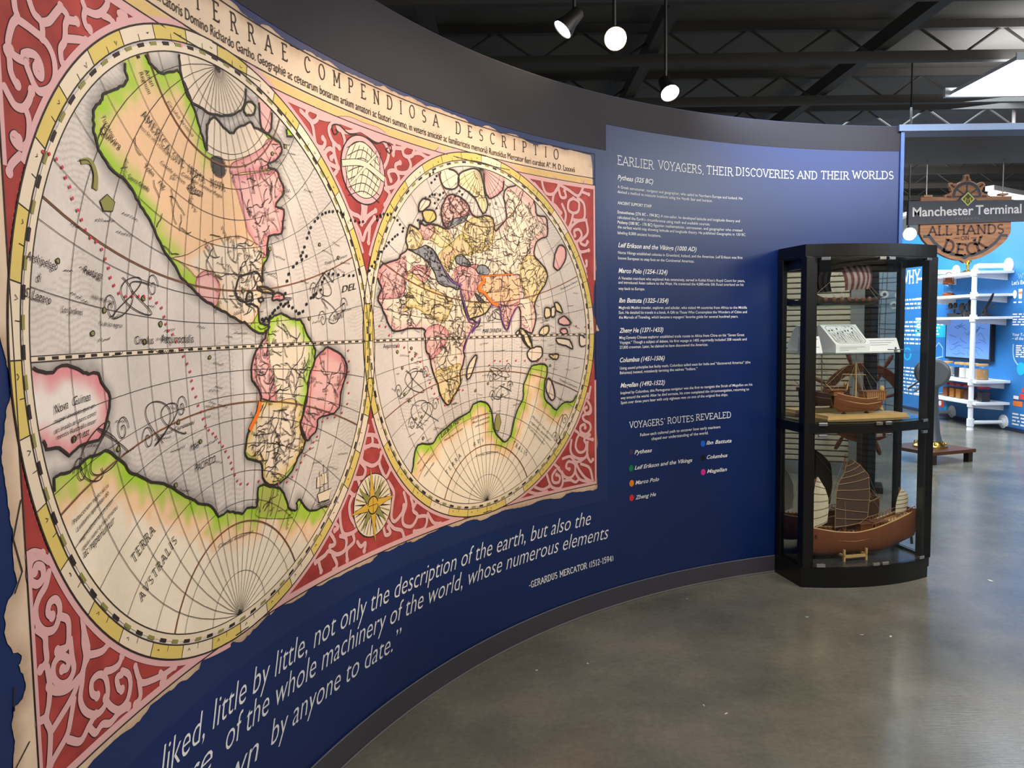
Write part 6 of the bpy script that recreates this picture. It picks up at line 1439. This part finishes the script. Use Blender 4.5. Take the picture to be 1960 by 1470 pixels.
# ------------------------------------------------------------------ hanging sign in the opening
SY = 5.6; SX = 3.236
SG = empty('hanging_sign', (SX, SY, 1.885), .0, 'hanging wooden shield sign reading ALL HANDS ON DECK with dark banner across', 'sign')
def wood_planks():
    m = bpy.data.materials.new('sign_planks'); m.use_nodes = True; nt = m.node_tree; bs = nt.nodes['Principled BSDF']
    tc = nt.nodes.new('ShaderNodeTexCoord'); mp = nt.nodes.new('ShaderNodeMapping'); mp.inputs['Scale'].default_value = (3, 1, 26)
    n = nt.nodes.new('ShaderNodeTexNoise'); n.inputs['Scale'].default_value = 2.2; n.inputs['Detail'].default_value = 6
    r = nt.nodes.new('ShaderNodeValToRGB'); r.color_ramp.elements[0].position = .3; r.color_ramp.elements[0].color = (*hexc('#a8704c'), 1); r.color_ramp.elements[1].position = .7; r.color_ramp.elements[1].color = (*hexc('#d09a70'), 1)
    nt.links.new(tc.outputs['Object'], mp.inputs[0]); nt.links.new(mp.outputs[0], n.inputs['Vector']); nt.links.new(n.outputs['Fac'], r.inputs[0]); nt.links.new(r.outputs[0], bs.inputs['Base Color']); bs.inputs['Roughness'].default_value = .55
    return m
PLANK = wood_planks(); SIGNG = mat('sign_charcoal', '#4b4b58', .5); SIGNE = mat('sign_edge_tan', '#cfa283', .5); SIGNB = mat('sign_brown', '#5c3a35', .5)
MS = Matrix(((1, 0, 0, 0), (0, 0, 1, 0), (0, 1, 0, 0), (0, 0, 0, 1)))        # outline (x, z) extruded along y
hw = .322
def under(k, ins=0.): # lower shield curve
    t = -1+2*k/24; x = (hw-ins)*t; z = .012+ins*1.15+.175*abs(t)**2.1; return (x, z)
shield = [(-hw, .462), (-hw, .205)]+[under(k) for k in range(1, 12)]+[(0, -.004)]+[under(k) for k in range(13, 24)]+[(hw, .205), (hw, .462)]
b = MB(); b.prism(shield, 0, .03, MS); b.build('shield_board', PLANK, SG)
b = MB(); b.prism([(-.415, .268), (.418, .283), (.418, .432), (-.415, .432)], -.016, .014, MS); b.build('banner', SIGNG, SG)
fs_ = lambda d: (lambda x, z, of: (x, d-of, z))
f = Flat(fs_(0)); f.ribbon([(-.30, .185), (-.255, .188)]+[under(k, .03) for k in range(3, 12)]+[(0, .03)]+[under(k, .03) for k in range(13, 22)]+[(.255, .188), (.30, .185)], .02, .002, 0)
f.build('keel_line', [SIGNG], SG)
f = Flat(fs_(0)); put_slab(f, 'ALL', (-.265, .195), (-.095, .195), .062, .17, .002); put_slab(f, 'HANDS', (-.065, .197), (.275, .202), .062, .17, .002)
put_slab(f, 'ON', (-.03, .158), (.028, .159), .026, .16, .002); f.ribbon([(-.08, .171), (-.042, .171)], .005, .002); f.ribbon([(.04, .172), (.08, .172)], .005, .002)
for c, (x, z, r) in zip('DECK', ((-.165, .085, -.35), (-.068, .055, -.1), (.012, .056, .08), (.088, .075, .42))):
    w = .075; put_slab(f, c, (x, z), (x+w*cos(r), z+w*sin(r)), .085 if c in 'DK' else .078, .19, .002)
f.build('deck_lettering', [SIGNB], SG)
f = Flat(fs_(-.016)); put_text(f, 'Manchester', (-.387, .325), (.043, .333), .062, .018, 0, .001); put_text(f, 'Terminal', (.058, .334), (.383, .340), .062, .018, 0, .001)
f.build('banner_lettering', [WHITE], SG)
f = Flat(fs_(-.016)); put_text(f, 'P R E S E N T S', (-.085, .296), (.085, .299), .016, .01, 0, .001); f.build('presents_lettering', [mat('sign_grey', '#77757f', .5)], SG)
# half ship's wheel on top with diamond emblem
b = MB(); wzc = .462
out = []
for k in range(61):
    a = pi*k/60; r = .112
    for c0 in (0, 36, 90, 144, 180):
        d = abs(a*180/pi-c0)
        if d < 9: r = .155-.012*(d/9)**2
        elif d < 13: r = .125
    out.append((r*cos(a)*1.0, wzc-.0+r*sin(a)))
b.prism(out, -.002, .026, MS); b.build('wheel_board', SIGNE, SG)
f = Flat(fs_(-.002)); f.poly([(x*.93, wzc+(z-wzc)*.93) for x, z in out], .0006, 0)
f.ribbon([(.093*cos(pi*k/30), wzc+.093*sin(pi*k/30)) for k in range(31)], .02, .0016, 1)
for c0 in (0, 36, 90, 144, 180):
    a = radians(c0); f.ribbon([(.03*cos(a), wzc+.03*sin(a)), (.10*cos(a), wzc+.10*sin(a))], .012, .0018, 1); f.ribbon([(.108*cos(a), wzc+.108*sin(a)), (.14*cos(a), wzc+.14*sin(a))], .013, .0018, 2)
f.build('wheel_print', [PLANK, SIGNG, SIGNB], SG)
b = MB(); b.prism([(-.068, .432), (0, .50), (.068, .432)], -.018, .01, MS); b.build('banner_peak', SIGNG, SG)
f = Flat(fs_(-.0185)); D_ = lambda r: [(0, .442-r), (r, .442), (0, .442+r), (-r, .442)]
f.poly(D_(.050), .0005, 0); f.poly(D_(.042), .001, 1); f.poly(D_(.037), .0015, 2)
f.ribbon([(-.018, .424), (-.018, .452), (0, .432), (.018, .452), (.018, .424)], .009, .002, 1); f.ribbon([(0, .418), (0, .436)], .006, .002, 1)
f.build('diamond_emblem', [mat('emblem_pale', '#d9dc9a', .5), mat('emblem_yellow', '#d6cf3c', .5), mat('emblem_olive', '#4c4a1e', .5)], SG)
b = MB(); b.box((-.275, .01, .468), (.06, .04, .014)); b.build('rod_bracket', SIGNE, SG); b = MB(); b.box((.262, .01, .474), (.06, .04, .014)); b.build('rod_bracket', SIGNE, SG)
for x in (-.278, .262): b = MB(); b.cyl((x, .01, .46), (x, .01, 2.61-1.885), .0045, None, 8); b.build('hanging_rod', mat('brushed_rod', '#a9a9ab', .4, metal=.6), SG)

# ------------------------------------------------------------------ lamps
BULB_W = mat('lamp_warm_glow', '#fff0d8', .4, emit='#ffd9a6', estr=60); BULB_C = mat('lamp_cool_glow', '#ffffff', .4, emit='#fff6ea', estr=26)
LAMPB = mat('black_lamp_housing', '#1d1b1a', .45)
def spotlamp(loc, aim, r, lab, bulb, housing=LAMPB, stem_to=3.62):
    o = empty('track_spotlight', loc, 0, lab, 'spotlight', 'ceiling spotlights')
    R = (Vector(aim)-Vector(loc)).to_track_quat('Z', 'Y').to_matrix()
    b = MB(); b.lathe([(r*.45, -r*2.4), (r*.62, -r*2.2), (r*.75, -r*.9), (r*1.08, 0), (r*1.08, .006), (r*.98, .006), (r*.93, -.004)], (0, 0, 0), 22, 0, R); b.build('housing', housing, o)
    b = MB(); b.lathe([(r*.9, -.003), (r*.9, .002)], (0, 0, 0), 22, 0, R); b.build('lens', bulb, o)
    b = MB(); c = R @ Vector((0, 0, -r*1.6)); b.tube([tuple(c), (c.x, c.y, c.z+r*1.3), (c.x, c.y, stem_to-loc[2])], .009, 8); b.build('stem', LAMPB, o)
    return o
spotlamp((.500, 3.712, 2.795), (.25, .2, 1.3), .052, 'glaring warm ceiling spotlight facing the camera above the map', BULB_W)
spotlamp((.883, 4.36, 2.735), (1.2, 3.1, 1.2), .052, 'white lit ceiling spotlight hanging above the long heading', BULB_C)
o = spotlamp((.262, 3.76, 2.86), (-.40, 3.62, 2.14), .05, 'edge on black ceiling spotlight, leftmost, with thin lit rim', BULB_C)
spot_light('visible_lamp_beam', (.48, 3.58, 2.77), (.2, 1.9, 0), 7, WARM, 70, 1, .05)
# lit skylight well in the ceiling, upper right
SK = empty('skylight', (5.30, 6.93, 3.58), 0, 'bright white rectangular skylight panel in dark ceiling at upper right', 'skylight')
glow = mat('skylight_glow', '#ffffff', .5, emit='#f3f7ff', estr=9)
ZS = 3.94
b = MB(); b.box2((-1.21, -.495, -.03), (1.6, .425, -.015)); b.build('diffuser', glow, SK)
b = MB()
b.box2((-1.27, .43, -.05), (1.7, .47, .03)); b.box2((-1.22, -.51, -.03), (1.7, -.497, .03)); b.box2((-1.22, -.50, -.03), (-1.211, .43, .0)); b.build('frame', mat('skylight_frame', '#d5d9df', .5), SK)
# ceiling lamps above the gallery floor, beyond the top of the picture
def panel_lamp(x, y, z, w, d, lab, e):
    o = empty('ceiling_lamp', (x, y, z), 0, lab, 'ceiling lamp')
    b = MB(); b.box2((-w/2, -d/2, 0), (w/2, d/2, .012)); b.build('diffuser', e, o)
    b = MB(); b.box2((-w/2-.03, -d/2-.03, .012), (w/2+.03, d/2+.03, .06)); b.build('tray', LAMPB, o); return o
panel_lamp(2.74, 4.66, 3.5, .34, .4, 'warm ceiling lamp reflected in the polished floor at right', mat('ceiling_lamp_glow', '#fff2dd', .4, emit='#ffdfb4', estr=16))
panel_lamp(2.47, 3.9, 3.5, .4, .36, 'second warm ceiling lamp reflected in the polished floor at right', MATS['ceiling_lamp_glow'])
# far hall fittings
def tube_lamp(x, y, z, L, rz, lab, r=.04):
    o = empty('tube_light', (x, y, z), rz, lab, 'tube light')
    b = MB(); b.cyl((-L/2, 0, 0), (L/2, 0, 0), r, None, 12); b.build('tube', mat('tube_glow', '#ffffff', .4, emit='#ffffff', estr=7), o)
    b = MB(); b.box2((-L/2-.04, -.06, .03), (L/2+.04, .06, .10)); b.build('fitting', mat('lamp_tray_white', '#c9c2bd', .5), o)
    return o
tube_lamp(6.02, 8.9, 3.33, .9, .1, 'thick glowing tube light near the right edge above the sign', .055)
tube_lamp(7.3, 11.6, 3.28, 1.0, .6, 'thin glowing tube light right of the sign, upper of two')
tube_lamp(7.0, 11.0, 3.02, 1.2, .6, 'thin glowing tube light right of the sign, lower of two')
AF = empty('ceiling_fan_blade', (5.9, 9.3, 3.52), .2, 'pale propeller shaped blade hanging above the glowing tube light', 'fan')
b = MB(); b.grid(lambda u, v: (-.55+1.1*u, -.07*(1-abs(2*u-1)**3)*(2*v-1), .03*(2*v-1)), 14, 4, 0, .012); b.build('blade', mat('blade_pale', '#b9a8a2', .5), AF)
b = MB(); b.cyl((0, 0, .0), (0, 0, .43), .02); b.lathe([(.05, -.06), (.07, -.02), (.05, .05)], (0, 0, 0), 14); b.build('hub', mat('blade_pale', '#b9a8a2', .5), AF)
# bright spot cluster seen over the cabinet
o = spotlamp((3.865, 7.62, 2.31), (2.6, 4.0, 1.2), .06, 'lit white spotlight cluster visible just above the cabinet corner', BULB_C, mat('white_lamp_housing', '#e6e6e8', .4), 3.95)
b = MB(); b.tube([(-.16, 0, .13), (.0, 0, .20), (.1, 0, .14)], .028, 8); b.lathe([(.05, -.06), (.07, 0), (.05, .07), (.02, .09)], (.2, 0, .10), 12, 0, Matrix.Rotation(.6, 3, 'Y')); b.build('side_arm', MATS['white_lamp_housing'], o)
# paper flecks on the concrete
R5 = random.Random(2)
SCR = mat('paper_scrap', '#e6e6e2', .7)
for i, (x, y, w) in enumerate(FLECKS):
    b = MB(); a = R5.uniform(0, 3); n = 7
    P = [(w*(1+.4*R5.uniform(-1, 1))*cos(2*pi*k/n), .5*w*(1+.4*R5.uniform(-1, 1))*sin(2*pi*k/n)) for k in range(n)]
    b.prism([(p[0]*cos(a)-p[1]*sin(a), p[0]*sin(a)+p[1]*cos(a)) for p in P], 0, .001)
    o = b.build('paper_scrap', SCR); o.location = (x, y, .0002); tag(o, 'tiny white paper scrap lying on the polished concrete floor', 'scrap', 'paper scraps on the floor')
